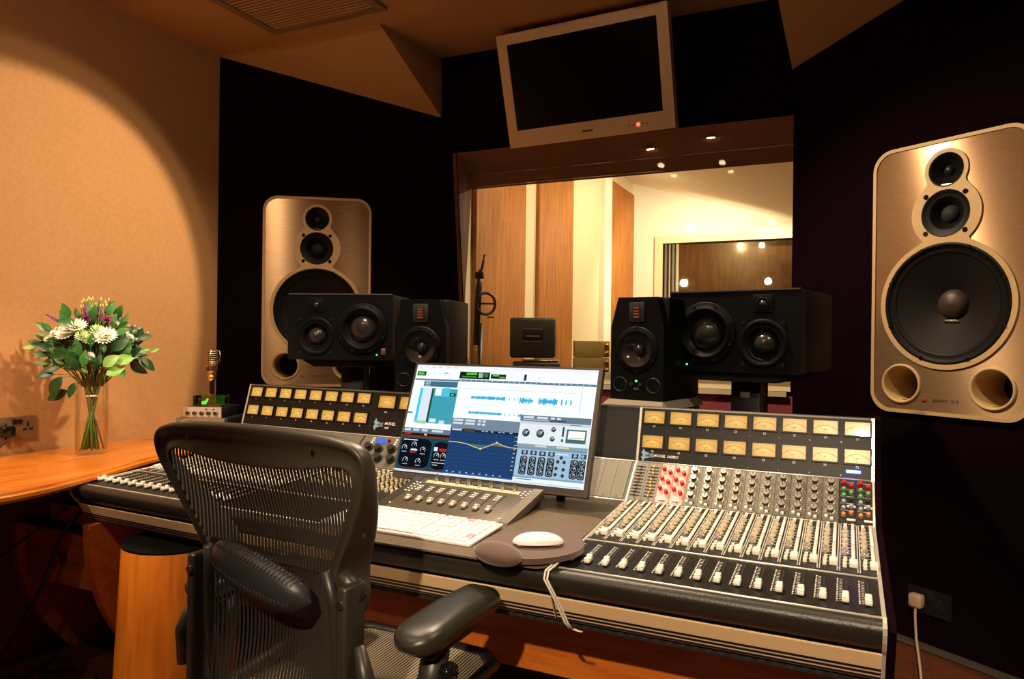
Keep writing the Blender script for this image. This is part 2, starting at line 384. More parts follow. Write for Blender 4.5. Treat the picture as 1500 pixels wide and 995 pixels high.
# deep splayed window reveal with two leaning panes
IX0, IX1, IZ0, IZ1, IY = -2.0, -0.12, 1.03, 2.04, 1.5
win = struct(B().box((OX0-.284)/2, YW-.004, OZ0-.012, -.284-OX0, .03, .02).build('window_1', M_cream))
def lerp(a, b_, t): return tuple(p+(q-p)*t for p, q in zip(a, b_))
oA, oB, oC, oD = (OX0, YW, OZ1), (OX1, YW, OZ1), (OX1, YW, OZ0), (OX0+.075, YW, OZ0)
iA, iB, iC, iD = (IX0, IY, IZ1), (IX1, IY, IZ1), (IX1, IY, IZ0), (IX0-.055, IY, IZ0)
def slab(nm, q, n, m, t=.02):
    n = Vector(n)*t; q = [Vector(p) for p in q]
    B().add(q+[p+n for p in q], [(0, 1, 2, 3), (7, 6, 5, 4), (0, 4, 5, 1), (1, 5, 6, 2), (2, 6, 7, 3), (3, 7, 4, 0)]).build(nm, m, win)
k = 0.60
slab('soffit_board', [oA, oB, lerp(oB, iB, k-.01), lerp(oA, iA, k-.01)], (0, 0, 1), M_reveal)
slab('soffit_board', [lerp(oA, iA, k+.01), lerp(oB, iB, k+.01), iB, iA], (0, 0, 1), M_reveal)
slab('soffit_joint', [lerp(lerp(oA, iA, k-.015), (0, 0, 9), .001), lerp(lerp(oB, iB, k-.015), (0, 0, 9), .001), lerp(lerp(oB, iB, k+.015), (0, 0, 9), .001), lerp(lerp(oA, iA, k+.015), (0, 0, 9), .001)], (0, 0, 1), M_blackm)
slab('jamb', [oA, iA, iD, oD], (-1, 0, 0), M_reveal)
slab('jamb', [oB, oC, iC, iB], (1, 0, 0), M_reveal)
slab('sill_board', [oD, iD, iC, oC], (0, 0, -1), M_cream)
def pane(y0, y1, xa, xb, z0, z1):
    B().add([(xa, y0, z0), (xb, y0, z0), (xb, y1, z1), (xa, y1, z1), (xa, y0+.008, z0), (xb, y0+.008, z0), (xb, y1+.008, z1), (xa, y1+.008, z1)],
            [(0, 1, 2, 3), (7, 6, 5, 4), (0, 4, 5, 1), (1, 5, 6, 2), (2, 6, 7, 3), (3, 7, 4, 0)]).build('pane', M_glass, win)
pane(1.44, 1.47, IX0-.02, IX1, 1.03, 2.045)
pane(1.20, 1.325, -1.93, -.16, 1.005, 2.075)
b = B().cyl(.022, 0, .006, 20, 0).cyl(.016, -.002, .001, 20, 1)
dm = b.mesh('soffit_downlight', [M_silver, M_lamp])
SOFF = [(-0.905, 1.22), (-0.62, 1.17)]
for i, (x, y) in enumerate(SOFF):
    o = put('soffit_downlight', dm, None, T(x, y, OZ1-.2018*(y-YW)-.006) @ R(.2, 'X'))
    tag(o, ['tiny lit downlight in window soffit under the screen corner', 'tiny lit downlight in window soffit closest to dark right wall'][i], 'downlight', 'window soffit downlights')
bb = B().box(0, 0.0, .08, 1.0, .018, .16, 0).box(0, -.004, .166, 1.0, .03, .012, 1)
struct(bb.build('baseboard_right', [M_base, mat('skirting_strip', (.07, .06, .045), .7)], None, T(MAINR[0]+.01, MAINR[1]-.02, 0) @ R(-radians(34.07)) @ T(0, -.006, 0)))
bb = B().box(0, 0.0, .08, 1.0, .018, .16, 0)
struct(bb.build('baseboard_left', M_base, None, T(MAINL[0]+.04, MAINL[1]-.0, 0) @ R(radians(34.07)) @ T(0, -.012, 0)))
# ceiling downlight fittings (round, recessed)
fit = B().lathe([(.055, 0), (.055, -.006), (.042, -.008), (.038, .0), (.022, .012)], 24, 0).cyl(.022, .008, .012, 24, 1).mesh('downlight', [M_silver, M_lamp])
names = ['aimed at the flowers and left wall', 'aimed at the right console unit', 'above the middle of the console', 'aimed at the left console unit', 'above the right console end', 'behind the chair near the left wall', 'straight behind the chair', 'behind the chair on the right', 'straight above the flowers', 'at the far rear of the room']
for ((x, y), *_), n in zip(SPOTS, names):
    tag(put('downlight', fit, None, T(x, y, CEIL)), 'round recessed ceiling downlight '+n, 'downlight', 'control room downlights')

# ceiling vent with long louvres
vt = thing('ceiling_vent', 'square louvred air vent in the beige ceiling near the left wall', 'vent', (-2.075, .045, CEIL))
W = .60
b = B()
for cx, cy, sx, sy in ((0, -W/2+.018, W, .036), (0, W/2-.018, W, .036), (-W/2+.018, 0, .036, W-.072), (W/2-.018, 0, .036, W-.072)): b.box(cx, cy, -.008, sx, sy, .016)
b.build('vent_frame', M_vent, vt)
B().box(0, 0, -.002, W-.06, W-.06, .003).build('backing', M_ventd, vt)
sl = B().box(0, 0, 0, W-.072, .0125, .002, M=R(-.08, 'X')).mesh('slat', mat('slat_beige', (.50, .34, .16), .6))
for i in range(26): put('slat', sl, vt, T(0, -W/2+.047+i*.0203, -.009))

# ================================================================ LIVE ROOM beyond the glass
SX, SY = -2.6, 7.0
struct(B().box(-.6, 4.3, -.05, 4.4, 5.6, .1).build('floor_studio', M_floor))
wsl = struct(B().box(SX-.05, 4.3, 1.8, .1, 5.7, 3.6).build('wall_studio_left', M_cream))
struct(B().box(1.6, 4.3, 1.8, .1, 5.7, 3.6).build('wall_studio_right', M_white))
for (y0, y1) in ((2.62, 3.52), (3.82, 4.69), (5.93, 6.93)):
    B().box(SX+.02, (y0+y1)/2, 1.53, .04, y1-y0, 3.06, bev=.006).build('wood_panel', M_woodpan, wsl)
B().box(SX+.03, 5.78, 1.6, .06, .26, 3.2).build('plaster_pier', M_white, wsl)
wsb = struct(B().prism([(-2.7, 0), (1.6, 0), (1.6, 3.6), (-2.7, 3.6)], 0, .1, holes=[[(-2.22, .6), (.6, .6), (.6, 2.44), (-2.22, 2.44)]]).build('wall_studio_back', M_white, None, FACE(0, 0, SY+.1)))
struct(B().add([(-2.65, 1.6, 3.24), (1.65, 1.6, 1.955), (1.65, 7.1, 1.955), (-2.65, 7.1, 3.24), (-2.65, 1.6, 3.34), (1.65, 1.6, 2.06), (1.65, 7.1, 2.06), (-2.65, 7.1, 3.34)],
    [(0, 3, 2, 1), (4, 5, 6, 7), (0, 1, 5, 4), (2, 3, 7, 6), (0, 4, 7, 3), (1, 2, 6, 5)]).build('ceiling_studio', M_white))
w2 = struct(B().prism([(-2.3, .52), (.7, .52), (.7, 2.52), (-2.3, 2.52)], 0, .03, M=FACE(0, 0, SY-.001), holes=[[(-2.2, .6), (.6, .6), (.6, 2.43), (-2.2, 2.43)]]).build('window_2', M_cream))
B().box(-.8, SY+.12, 1.5, 2.8, .02, 1.9).build('dark_wood_lining', wood('wood_lining', (.07, .032, .012), (.17, .08, .03), 'z', .4, .8), w2)
B().box(-.8, SY+.05, 1.5, 2.8, .006, 1.84).build('pane', glass('window2_glass', (.85, .8, .7), .6), w2)
for x, c, wd in ((-2.165, 0, .03), (-2.115, 1, .02), (-2.07, 0, .035), (-2.02, 1, .04)):
    B().tube([(x, SY+.01, .62), (x, SY+.01, 2.42)], wd/2, 8).build('track_post', [mat('post_grey_green', (.13, .125, .08), .6), mat('post_pale', (.32, .29, .19), .6)][c], w2)

# ---- live room gear
ms = thing('microphone_stand', 'dark boom microphone stand behind the glass against wood panel', 'mic stand', (-2.30, 2.20, 0), radians(25))
B().cyl(.13, 0, .02, 24).build('base', M_black, ms)
B().tube([(0, 0, .02), (0, 0, 1.30)], .017, 10).build('pole', M_black, ms)
B().tube([(-.03, 0, 1.15), (-.015, 0, 1.52), (0.0, 0, 1.66)], [.022, .024, .015], 10).build('boom_sleeve', M_black, ms)
B().tube([(0, 0, 1.64), (.025, 0, 1.76)], .009, 8).build('boom_tip', M_black, ms)
B().box(-.01, 0, 1.62, .06, .04, .05, bev=.01).build('clutch', M_black, ms)
B().lathe([(.072*1+.010*cos(a), .010*sin(a)) for a in [2*pi*i/8 for i in range(9)]], 28, 0, T(.035, -.01, 1.43) @ R(pi/2, 'X') @ R(.5, 'Y')).box(.035, -.01, 1.43, .12, .01, .012).build('hand_wheel', M_black, ms)
B().box(.07, 0, 1.34, .05, .02, .012, bev=.004).build('wing_bolt', M_metal, ms)
am = thing('guitar_amplifier', 'small black amplifier behind the glass with grey slotted front', 'amplifier', (-2.16, 2.76, 1.055), radians(25))
B().box(0, 0, .15, .33, .26, .29, bev=.02).build('cabinet', M_amp, am)
B().box(0, -.128, .17, .15, .008, .075, bev=.003).build('front_panel', M_panelk, am)
B().box(.0, -.134, .162, .10, .004, .012).build('name_strip', M_panelg, am)
for r_ in (0, 1):
    for i in range(7): B().cyl(.006, 0, .006, 8, 0, FACE(-.06+i*.02, .125 if r_ == 0 else .215, -.129)).build('stud', M_panelg, am)
a2 = thing('guitar_amplifier', 'black amplifier cabinet under the small amplifier behind the glass', 'amplifier', (-2.12, 2.74, 0), radians(25))
B().box(0, 0, .53, .34, .28, 1.0, bev=.015).box(0, -.141, .5, .28, .004, .8).build('cabinet', M_amp, a2)
B().box(.03, -.01, 1.041, .26, .2, .012, bev=.004).build('top_tray', M_metal, a2)
for q in range(4): B().cyl(.02, 0, .03, 10, 0, T(-.13+.26*(q % 2), -.1+.2*(q//2), 0)).build('foot', M_rubber, a2)
tb = thing('flight_case', 'tall dark flight case behind the glass carrying two tin boxes', 'flight case', (-1.72, 2.90, 0), radians(25))
B().box(0, 0, .46, .40, .34, .92, bev=.01).build('case_body', M_amp, tb)
B().box(0, 0, .935, .41, .35, .02, bev=.005).build('case_lid', M_panelk, tb)
B().box(0, -.173, .6, .1, .01, .05, bev=.004).build('latch', M_metal, tb)
for i in range(2):
    bx = thing('tin_box', ['lower gold tin box of the pair behind the glass', 'upper gold tin box of the pair behind the glass'][i], 'box', (-1.745, 2.88, .947+i*.122), radians(25), 'gold tin boxes behind the glass')
    B().box(-.025, 0, .06, .20, .16, .118, bev=.004).build('body', M_tin, bx)
    B().box(.10, 0, .06, .05, .15, .116, bev=.003).build('end_bracket', M_tin, bx)
    for k_ in (0, 1): B().tube([(.085, -.078, .03+.055*k_), (.115, -.088, .035+.055*k_)], .014, 8).build('valve', M_goldmic, bx)
# ================================================================ LOUDSPEAKERS
def main_speaker(label, loc, rz):
    t = thing('main_speaker', label, 'loudspeaker', loc, radians(rz), 'soffit mounted main speakers')
    H, Wd = .468, .26
    tw, md, wf = (-.002, .361, .058, .071), (-.003, .215, .080, .114), (-.002, -.089, .204, .222)
    ports = [(-.148, -.366), (.148, -.366)]
    outer = rrect(-Wd, -H, Wd, H, .072, 10)
    B().prism(outer, -.02, .012, 0, FACE(0, 0), holes=[rrect(-Wd+.012, -H+.012, Wd-.012, H-.012, .062, 10)]).build('edge_trim', M_gold_pl, t)
    o = B().prism(rrect(-Wd+.0125, -H+.0125, Wd-.0125, H-.0125, .062, 10), -.012, .008, 0, FACE(0, 0),
        holes=[circ(tw[0], tw[1], .066), circ(md[0], md[1], .10), circ(wf[0], wf[1], .212, 64)]+[circ(x, z, .060) for x, z in ports]).build('baffle', M_bronze, t)
    planar_uv(o)
    # snowman-shaped mounting plate
    def half(z):
        a = [sqrt(max(0, c[3]**2-(z-c[1])**2)) for c in (tw, md, wf)]
        kk = 60
        return math.log(sum(math.exp(kk*q) for q in a)-2)/kk if max(a) > 0 else 0
    z1, z0 = tw[1]+tw[3], wf[1]-wf[3]
    zs = [z0+(z1-z0)*(1-cos(pi*i/90))/2 for i in range(91)]
    zs = sorted(set(zs+[md[1]-md[3]+.001*i*6 for i in range(1, 6)]+[wf[1]+wf[3]-.004*i for i in range(6)]))
    P = [(half(z)-.002, z) for z in zs]
    poly = P[1:-1]; poly = [(0, z0)]+poly+[(0, z1)]+[(-x-.004, z) for x, z in P[1:-1][::-1]]
    B().prism(poly, .006, .013, 0, FACE(0, 0), holes=[circ(tw[0], tw[1], tw[2]), circ(md[0], md[1], md[2]), circ(wf[0], wf[1], .2055, 64)]).build('driver_plate', M_gold_pl, t)
    B().prism(rrect(-.232, -.435, .232, .435, .05), -.30, -.012, 0, FACE(0, 0), holes=[rrect(-.220, -.423, .220, .423, .045)]).box(0, .305, 0, .46, .012, .86).build('cabinet', M_blackm, t)
    # woofer
    w_ = put('woofer', B().lathe([(.2055, .011), (.200, .014), (.194, .011), (.190, .004), (.178, .010), (.168, .002)], 64, 0, FACE(wf[0], wf[1])).mesh('woofer', M_rubber), t)
    prof = [(.168, .002)]+[(.168-.118*i/24, .002-.046*(i/24)**.9+(.0012 if i % 2 else 0)) for i in range(1, 25)]
    B().lathe(prof, 64, 0, FACE(wf[0], wf[1])).build('cone', M_coneb, w_)
    B().lathe([(.052, -.046), (.050, -.040), (.042, -.030), (.026, -.022), (.0001, -.019)], 32, 0, FACE(wf[0], wf[1])).build('dust_cap', mat('dust_cap_brown', (.05, .034, .025), .45), w_)
    B().tube([(wf[0]-.024, -.0-.0+.036, wf[1]-.062), (wf[0]-.018, .030, wf[1]-.055), (wf[0]+.018, .030, wf[1]-.055), (wf[0]+.024, .036, wf[1]-.062)], .0022, 6).build('lead_wire', M_silver, w_)
    for i in range(8):
        a = pi/8+i*pi/4
        B().cyl(.006, .011, .017, 10, 0, FACE(wf[0]+.1995*cos(a), wf[1]+.1995*sin(a))).build('bolt', M_blackg, w_)
    m_ = B().lathe([(.0805, .012), (.076, .013), (.070, .004), (.060, .008), (.052, .002), (.030, -.022)], 40, 0, FACE(md[0], md[1])).build('midrange_driver', M_rubber, t)
    B().lathe([(.031, -.022), (.026, -.012), (.014, -.006), (.0001, -.004)], 28, 0, FACE(md[0], md[1])).build('dust_cap', M_blackm, m_)
    for sx in (-1, 1):
        for sz in (-1, 1): B().cyl(.0085, .008, .0145, 12, 0, FACE(md[0]+sx*.064, md[1]+sz*.063)).build('screw', M_blackg, t)
    w3 = B().lathe([(.0585, .012), (.054, .0125), (.050, .006), (.024, -.003), (.020, -.012)], 36, 0, FACE(tw[0], tw[1])).build('tweeter', M_rubber, t)
    B().lathe([(.020, -.012), (.014, -.002), (.006, .002), (.0001, .003)], 20, 0, FACE(tw[0], tw[1])).build('dome', M_black, w3)
    for x, z in ports:
        p = B().lathe([(.070, .006), (.070, .011), (.066, .015), (.061, .013), (.0585, .004), (.0575, -.03), (.0575, -.19)], 40, 0, FACE(x, z)).build('bass_port', M_gold_pl, t)
        B().cyl(.0575, -.192, -.19, 32, 0, FACE(x, z)).build('port_end', M_blackm, p)
    lg = B().box(-.067, -.010, -.417, .016, .003, .008).build('badge', M_red, t)
    text('lettering', 'EXIGY  S15', .013, M_printd, t, FACE(.005, -.417, -.0085), sx=1.35)
    return t
main_speaker('large main speaker behind the left desk speaker, bronze baffle in dark wall', MAINL, 34.07)
main_speaker('large main speaker in the right dark wall, whole bronze baffle showing', MAINR, -34.07)

def stand(label, x, y, ztop, w_, d_, rz, dish=True):
    bw = .34 if dish else .16
    t = thing('speaker_stand', label, 'speaker stand', (x, y, 0), radians(rz), 'black speaker stands behind the console')
    B().box(0, 0, .011, bw, bw*.94, .018, bev=.004).build('base_plate', M_black, t)
    B().box(0, 0, ztop/2, .10, .08, ztop-.05, bev=.004).build('column', M_black, t)
    if dish: B().prism([(-w_/2, 0), (w_/2, 0), (w_/2-.05, -.028), (-w_/2+.05, -.028)], -d_/2, d_/2, 0, FACE(0, ztop)).build('top_plate', M_black, t)
    else: B().box(0, 0, ztop-.008, w_, d_, .014, bev=.003).build('top_plate', M_black, t)
    return t
M_edge = mat('speaker_edge_highlight', (.10, .085, .07), .3, spec=.6)  # paler than the cabinet: the edge highlight is put into this colour
def three_way(label, loc, rz, s):
    t = thing('three_way_speaker', label, 'loudspeaker', loc, radians(rz), 'wide three-way desk speakers')
    wx, wz = -.090*s, -.006
    B().box(0, -.0012, .1315, .424, .0045, .0045, 0, T(0, 0, 0)).build('edge_highlight', M_edge, t)  # added pale strip stands in for the highlight along the top front edge
    B().box(0, .205, 0, .43, .31, .264, bev=.006).prism(rrect(-.215, -.132, .215, .132, .005, 3), -.052, 0, 0, FACE(0, 0), holes=[circ(wx, wz, .087, 48), circ(.100*s, -.038, .052, 40)]).build('cabinet', M_spk, t)
    o = B().lathe([(.103, .000), (.103, .006), (.099, .008), (.086, .008), (.084, .011), (.078, .012), (.071, .004)], 48, 0, FACE(wx, wz)).build('woofer', M_spk, t)
    B().lathe([(.071, .004), (.068, -.002), (.060, -.013), (.052, -.019)], 40, 0, FACE(wx, wz)).build('cone', M_cone, o)
    B().lathe([(.053, -.019), (.050, -.010), (.040, -.001), (.022, .005), (.0001, .007)], 32, 0, FACE(wx, wz)).build('dust_dome', M_dome, o)
    for i in range(8):
        a = pi/8+pi/4*i; B().cyl(.0045, .004, .0105, 8, 0, FACE(wx+.0945*cos(a), wz+.0945*sin(a))).build('screw', M_black, o)
    mx, mz = .100*s, -.038
    o = B().lathe([(.078, .001), (.074, .006), (.064, .003), (.052, -.004), (.046, -.012), (.042, -.020), (.036, -.018)], 40, 0, FACE(mx, mz)).build('midrange_driver', M_spk, t)
    B().lathe([(.036, -.018), (.033, -.010), (.026, -.001), (.014, .005), (.0001, .007)], 32, 0, FACE(mx, mz)).build('dome', M_dome, o)
    for sx in (-1, 1):
        for sz in (-1, 1): B().cyl(.006, 0, .004, 10, 0, FACE(mx+sx*.063, mz+sz*.066)).build('screw', M_black, o)
    B().cyl(.0055, .002, .0055, 10, 0, FACE(mx, mz-.070)).build('lower_screw', M_blackg, o)
    tx, tz = .0985*s, .0875
    o = B().box(tx, -.001, tz, .062, .004, .058, bev=.001).lathe([(.022, .002), (.019, .006), (.014, .002), (.011, .003)], 28, 0, FACE(tx, tz)).build('tweeter', M_spk, t)
    B().lathe([(.011, .003), (.008, .008), (.0001, .010)], 20, 0, FACE(tx, tz)).build('dome', M_dome, o)
    for sx in (-1, 1):
        for sz in (-1, 1): B().cyl(.003, .002, .0045, 8, 0, FACE(tx+sx*.025, tz+sz*.023)).build('screw', M_black, o)
    g = -.178*s
    B().box(g if s > 0 else g-.0, -.002, -.095 if s > 0 else -.097, .019, .004, .026, bev=.002).build('badge', mat('badge_copper', (.25, .10, .08), .4, .4), t)
    B().cyl(.003, 0, .003, 10, 0, FACE(g+.026*(1 if s > 0 else -1), -.110)).build('power_led', M_ledg, t)
    return t
three_way('wide black three-way speaker right of the window view', (-.398, .308, 1.230), -12.9, 1)
three_way('wide black three-way speaker in front of the left main speaker', (-1.902, .228, 1.236), 20.1, -1)
stand('black stand column under the right wide speaker', -.36, .47, 1.096, .36, .28, -12.9)
stand('black stand under the left wide speaker', -1.955, .40, 1.102, .36, .28, 20.1)
B().box(0, 0, 0, .032, .003, .02, bev=.002).build('maker_badge', mat('badge_pale', (.45, .33, .22), .5), [o for o in bpy.data.objects if o.name == 'speaker_stand'][0], T(.0, -.042, 1.02))

def bookshelf(label, loc, rz):
    t = thing('bookshelf_speaker', label, 'loudspeaker', loc, radians(rz), 'upright ribbon tweeter speakers')
    h, hw = .1685, .0955
    # cabinet with bevelled upper corners of the front
    B().box(0, .165, 0, 2*hw, .25, 2*h, bev=.004).build('cabinet', M_spk, t)
    B().prism([(-hw, -h), (hw, -h), (hw, .07), (.070, h), (-.070, h), (-hw, .07)], .0, .045, 0, FACE(0, 0, .045), holes=[circ(0, -.003, .062, 40)]).build('front_baffle', M_spk, t)
    o = B().box(0, -.001, .118, .056, .006, .066, bev=.002).build('tweeter', M_blackm, t)
    B().box(0, -.0045, .118, .024, .001, .04).build('ribbon', M_knobblk, o)
    rb = B().box(0, 0, 0, .019, .002, .0062).mesh('ribbon_fold', mat('ribbon_copper', (.50, .16, .07), .35, .6))
    for i in range(4): put('ribbon_fold', rb, o, T(0, -.0055, .103+.0098*i))
    o = B().lathe([(.076, .0), (.076, .004), (.070, .006), (.064, .005), (.060, .009), (.055, .004)], 40, 0, FACE(0, -.003)).build('woofer', M_spk, t)
    B().lathe([(.055, .004), (.046, -.010), (.034, -.021), (.021, -.028)], 40, 0, FACE(0, -.003)).build('cone', mat('cone_carbon_gloss', (.05, .035, .03), .16), o)
    B().lathe([(.0215, -.028), (.020, -.018), (.013, -.010), (.0001, -.007)], 24, 0, FACE(0, -.003)).build('dust_cap', M_dome, o)
    for i in range(6):
        a = pi/6+pi/3*i; B().cyl(.004, .002, .0075, 8, 0, FACE(.0705*cos(a), -.003+.0705*sin(a))).build('screw', M_black, o)
    for sx in (-1, 1):
        p = B().lathe([(.026, .0), (.024, .003), (.021, .001), (.018, -.01)], 28, 0, FACE(sx*.060, -.120)).build('bass_port', M_black, t)
        B().cyl(.0185, -.009, -.0005, 20, 0, FACE(sx*.060, -.120)).build('port_end', M_blackm, p)
    for x in (-.016, .016): B().cyl(.006, 0, .008, 14, 0, FACE(x, -.118)).build('trim_knob', M_knobblk, t)
    B().cyl(.0035, 0, .003, 12, 0, FACE(0, -.107)).build('power_led', M_ledg, t)
    B().box(0, -.001, -.132, .018, .003, .006).build('switch', M_panelg2, t)
    return t
bookshelf('upright black speaker with ribbon tweeter right of the window view', (-.686, .221, 1.171), -11.8)
bookshelf('upright black speaker with ribbon tweeter left of the window view', (-1.437, .091, 1.166), 13)
def pad(label, x, y, z, rz, fr=-.045):
    t = thing('isolation_pad', label, 'speaker pad', (x, y, z), radians(rz), 'grey foam pads under the upright speakers')
    B().add([(-.115, fr, 0), (.115, fr, 0), (.115, .29, 0), (-.115, .29, 0), (-.098, fr+.035, .026), (.098, fr+.035, .026), (.098, .28, .026), (-.098, .28, .026)],
            [(0, 3, 2, 1), (4, 5, 6, 7), (0, 1, 5, 4), (1, 2, 6, 5), (2, 3, 7, 6), (3, 0, 4, 7)]).build('foam_wedge', M_stone, t)
pad('grey foam pad under the right upright speaker', -.686, .221, .975, -11.8)
pad('grey foam pad under the left upright speaker', -1.437, .091, .970, 13, .012)
stand('black stand hidden behind the console under the right upright speaker', -.655, .36, .974, .22, .24, -11.8, False)
stand('black stand hidden behind the console under the left upright speaker', -1.468, .22, .969, .22, .24, 13, False)

# ================================================================ TELEVISION
tv = thing('television', 'silver framed flat television tilted down from the ceiling', 'television', (-1.113, .854, 2.319), radians(-2.8))
Mt = R(radians(18.2), 'X')
Wt, Ht = .78, .491
B().prism(rrect(-Wt/2, -Ht/2, Wt/2, Ht/2, .006, 3), -.05, 0, 0, Mt @ FACE(0, 0), holes=[[(-Wt/2+.048, -Ht/2+.075), (Wt/2-.048, -Ht/2+.075), (Wt/2-.048, Ht/2-.045), (-Wt/2+.048, Ht/2-.045)]]).build('bezel', M_tv, tv)
B().box(0, .012, .015, Wt-.094, .01, Ht-.118, 0, Mt).build('screen', M_screenoff, tv)
B().box(0, .06, 0, Wt-.06, .08, Ht-.05, 0, Mt, bev=.015).build('back_shell', M_blackm, tv)
B().box(0, -.001, -.21, .05, .003, .008, 0, Mt).build('maker_badge', M_printd, tv)
B().cyl(.0085, 0, .003, 16, 0, Mt @ FACE(.232, -.212)).build('standby_light', M_ledr, tv)
for x in (.192, .21, .252, .27): B().cyl(.0035, 0, .003, 8, 0, Mt @ FACE(x, -.212)).build('button', M_printd, tv)
B().tube([(0, .09, .03), (0, .13, .30)], .025, 10).build('mount_arm', M_black, tv)
# ================================================================ MIXING CONSOLE
P = [(0, 1.0), (-.043, .846), (-.150, .753), (-.490, .731), (-.684, .721)]
G0, G1 = (-.692, .663), (-.662, .608)
NOSE = [(-.686, .7215), (-.699, .7255), (-.711, .7235), (-.7185, .716), (-.7195, .706), (-.713, .690), (-.702, .674)]
CP = .0381
EXT = Matrix(((0, 0, 1, 0), (1, 0, 0, 0), (0, 1, 0, 0), (0, 0, 0, 1)))
def seg(i, a=None, b_=None):
    A, Bq = (P[i], P[i+1]) if a is None else (a, b_)
    dy, dz = A[0]-Bq[0], A[1]-Bq[1]; L = sqrt(dy*dy+dz*dz); dy /= L; dz /= L
    return Matrix(((1, 0, 0, 0), (0, dy, -dz, A[0]), (0, dz, dy, A[1]), (0, 0, 0, 1))), L
S0, L0 = seg(0); S1, L1 = seg(1); S2, L2 = seg(2); S3, L3 = seg(3); SG, LG = seg(0, G0, G1)

def chassis(t, W, panels=(M_panelb, M_panelb, M_panelb, M_panelb), mname='chassis'):
    prof = [(.07, .998), (.006, .998), (-.034, .842), (-.142, .746), (-.488, .724), (-.682, .714), (-.694, .700), (-.686, .662), (-.656, .607), (-.02, .607), (.07, .75)]
    B().prism(prof, 0, W, 0, EXT).build(mname, M_blackm, t)
    for i, (Sm, L, nm) in enumerate(((S0, L0, 'meter_panel'), (S1, L1, 'module_panel'), (S2, L2, 'channel_panel'), (S3, L3, 'fader_panel'))):
        B().box(W/2, -L/2, -.0005, W-.002, L-.002, .003, 0, Sm).build(nm, panels[i], t)
    prof = NOSE+[(-.690, .672), (-.682, .70)]
    auto(B().prism(prof, 0, W, 0, EXT).build('armrest', M_leather, t), 50)
    fp = B().box(W/2, -LG/2, .001, W-.001, LG, .004, 0, SG).build('front_plate', M_chamA, t)
    for f in (.60, .765, .93): B().box(W/2, -LG*f, .0032, W-.002, .0056, .001, 0, SG).build('groove', M_groove, fp)
    lo = B().box(W/2, -.60, .600, W, .075, .014, 0).build('lower_rail', M_blackm, t)
    return t
def trims(t, W, segs=(1, 2, 3, 4), w_=.0045):
    for i in segs:
        y, z = P[i]
        B().box(W/2, y, z+.0015, W, w_, .004, bev=.001, seg=1).build('trim_strip', M_silver, t)
def side_trim(t, x, down=True):
    pts = [(P[0][0], P[0][1]+.002), (P[1][0]-.001, P[1][1]), (P[2][0], P[2][1]+.002), (P[3][0], P[3][1]+.003), (P[4][0], P[4][1]+.003)]
    pts = pts+[(a-.002, c+.001) for a, c in NOSE[1:]]+[G0, G1] if down else pts
    vs = []; fs = []
    n = len(pts)
    for i, (y, z) in enumerate(pts):
        a = pts[max(i-1, 0)]; c = pts[min(i+1, n-1)]
        d = Vector((c[0]-a[0], c[1]-a[1])).normalized(); nx, nz = d.y, -d.x   # outward normal
        if nz < 0 and i < 5: nx, nz = -nx, -nz
        if i >= 5 and nx > 0: nx, nz = -nx, -nz
        for dx, dn in ((-.0035, -.004), (.0035, -.004), (.0035, .002), (-.0035, .002)): vs.append((x+dx, y+nx*dn, z+nz*dn))
    for i in range(n-1):
        for j in range(4): fs.append((i*4+j, i*4+(j+1) % 4, (i+1)*4+(j+1) % 4, (i+1)*4+j))
    fs += [(0, 1, 2, 3), tuple((n-1)*4+j for j in (3, 2, 1, 0))]
    return B().add(vs, fs).build('side_trim', M_silver, t)

# --- shared small meshes
def arc_print(w_, h_):
    b = B(); cx, cy, r = 0, -h_*.98, h_*1.12
    for i in range(11):
        a = radians(134-88*i/10); l = .0036 if i % 2 == 0 else .0022
        c, s_ = cos(a), sin(a); mi = 1 if i > 7 else 0
        b.add([(cx+r*c-s_*.0004, cy+r*s_+c*.0004, 0), (cx+r*c+s_*.0004, cy+r*s_-c*.0004, 0), (cx+(r+l)*c+s_*.0004, cy+(r+l)*s_-c*.0004, 0), (cx+(r+l)*c-s_*.0004, cy+(r+l)*s_+c*.0004, 0)], [(0, 1, 2, 3)], mi)
    for i in range(20):
        a, a2 = radians(134-88*i/20), radians(134-88*(i+1)/20); mi = 1 if i >= 14 else 0; k = .0011 if mi else .0006
        b.add([(cx+r*cos(a), cy+r*sin(a), 0), (cx+r*cos(a2), cy+r*sin(a2), 0), (cx+(r-k)*cos(a2), cy+(r-k)*sin(a2), 0), (cx+(r-k)*cos(a), cy+(r-k)*sin(a), 0)], [(0, 3, 2, 1)], mi)
    for x in (-.0022, .0012): b.add([(x-.0008, -h_*.2, 0), (x+.0014, -h_*.2, 0), (x+.0014, -h_*.2+.0022, 0), (x-.0008, -h_*.2+.0022, 0)], [(0, 1, 2, 3)])
    return b.mesh('dial_print', [M_printd, M_red])
MW, MH = .059, .0358
def meter_meshes(MW, MH):
    bz = B().prism([(-MW/2-.004, -MH/2-.004), (MW/2+.004, -MH/2-.004), (MW/2+.004, MH/2+.004), (-MW/2-.004, MH/2+.004)], 0, .005,
                   holes=[[(-MW/2, -MH/2), (MW/2, -MH/2), (MW/2, MH/2), (-MW/2, MH/2)]]).mesh('vu_meter', M_panelb)
    fc = B().box(0, 0, .0006, MW, MH, .001).mesh('dial_face', M_meter)
    nd = B().box(0, .012, 0, .0005, .026, .0004, 0, T(0, -MH*.42, 0) @ R(.72)).mesh('needle', M_printd)
    return bz, fc, arc_print(MW, MH), nd
VU = meter_meshes(MW, MH); VUB = meter_meshes(.072, .044)
def put_meter(t, x, y, ms=VU):
    o = put('vu_meter', ms[0], t, S0 @ T(x, y, .001))
    put('dial_face', ms[1], o); put('dial_print', ms[2], o, T(0, 0, .0013)); put('needle', ms[3], o, T(0, 0, .0016))
    return o
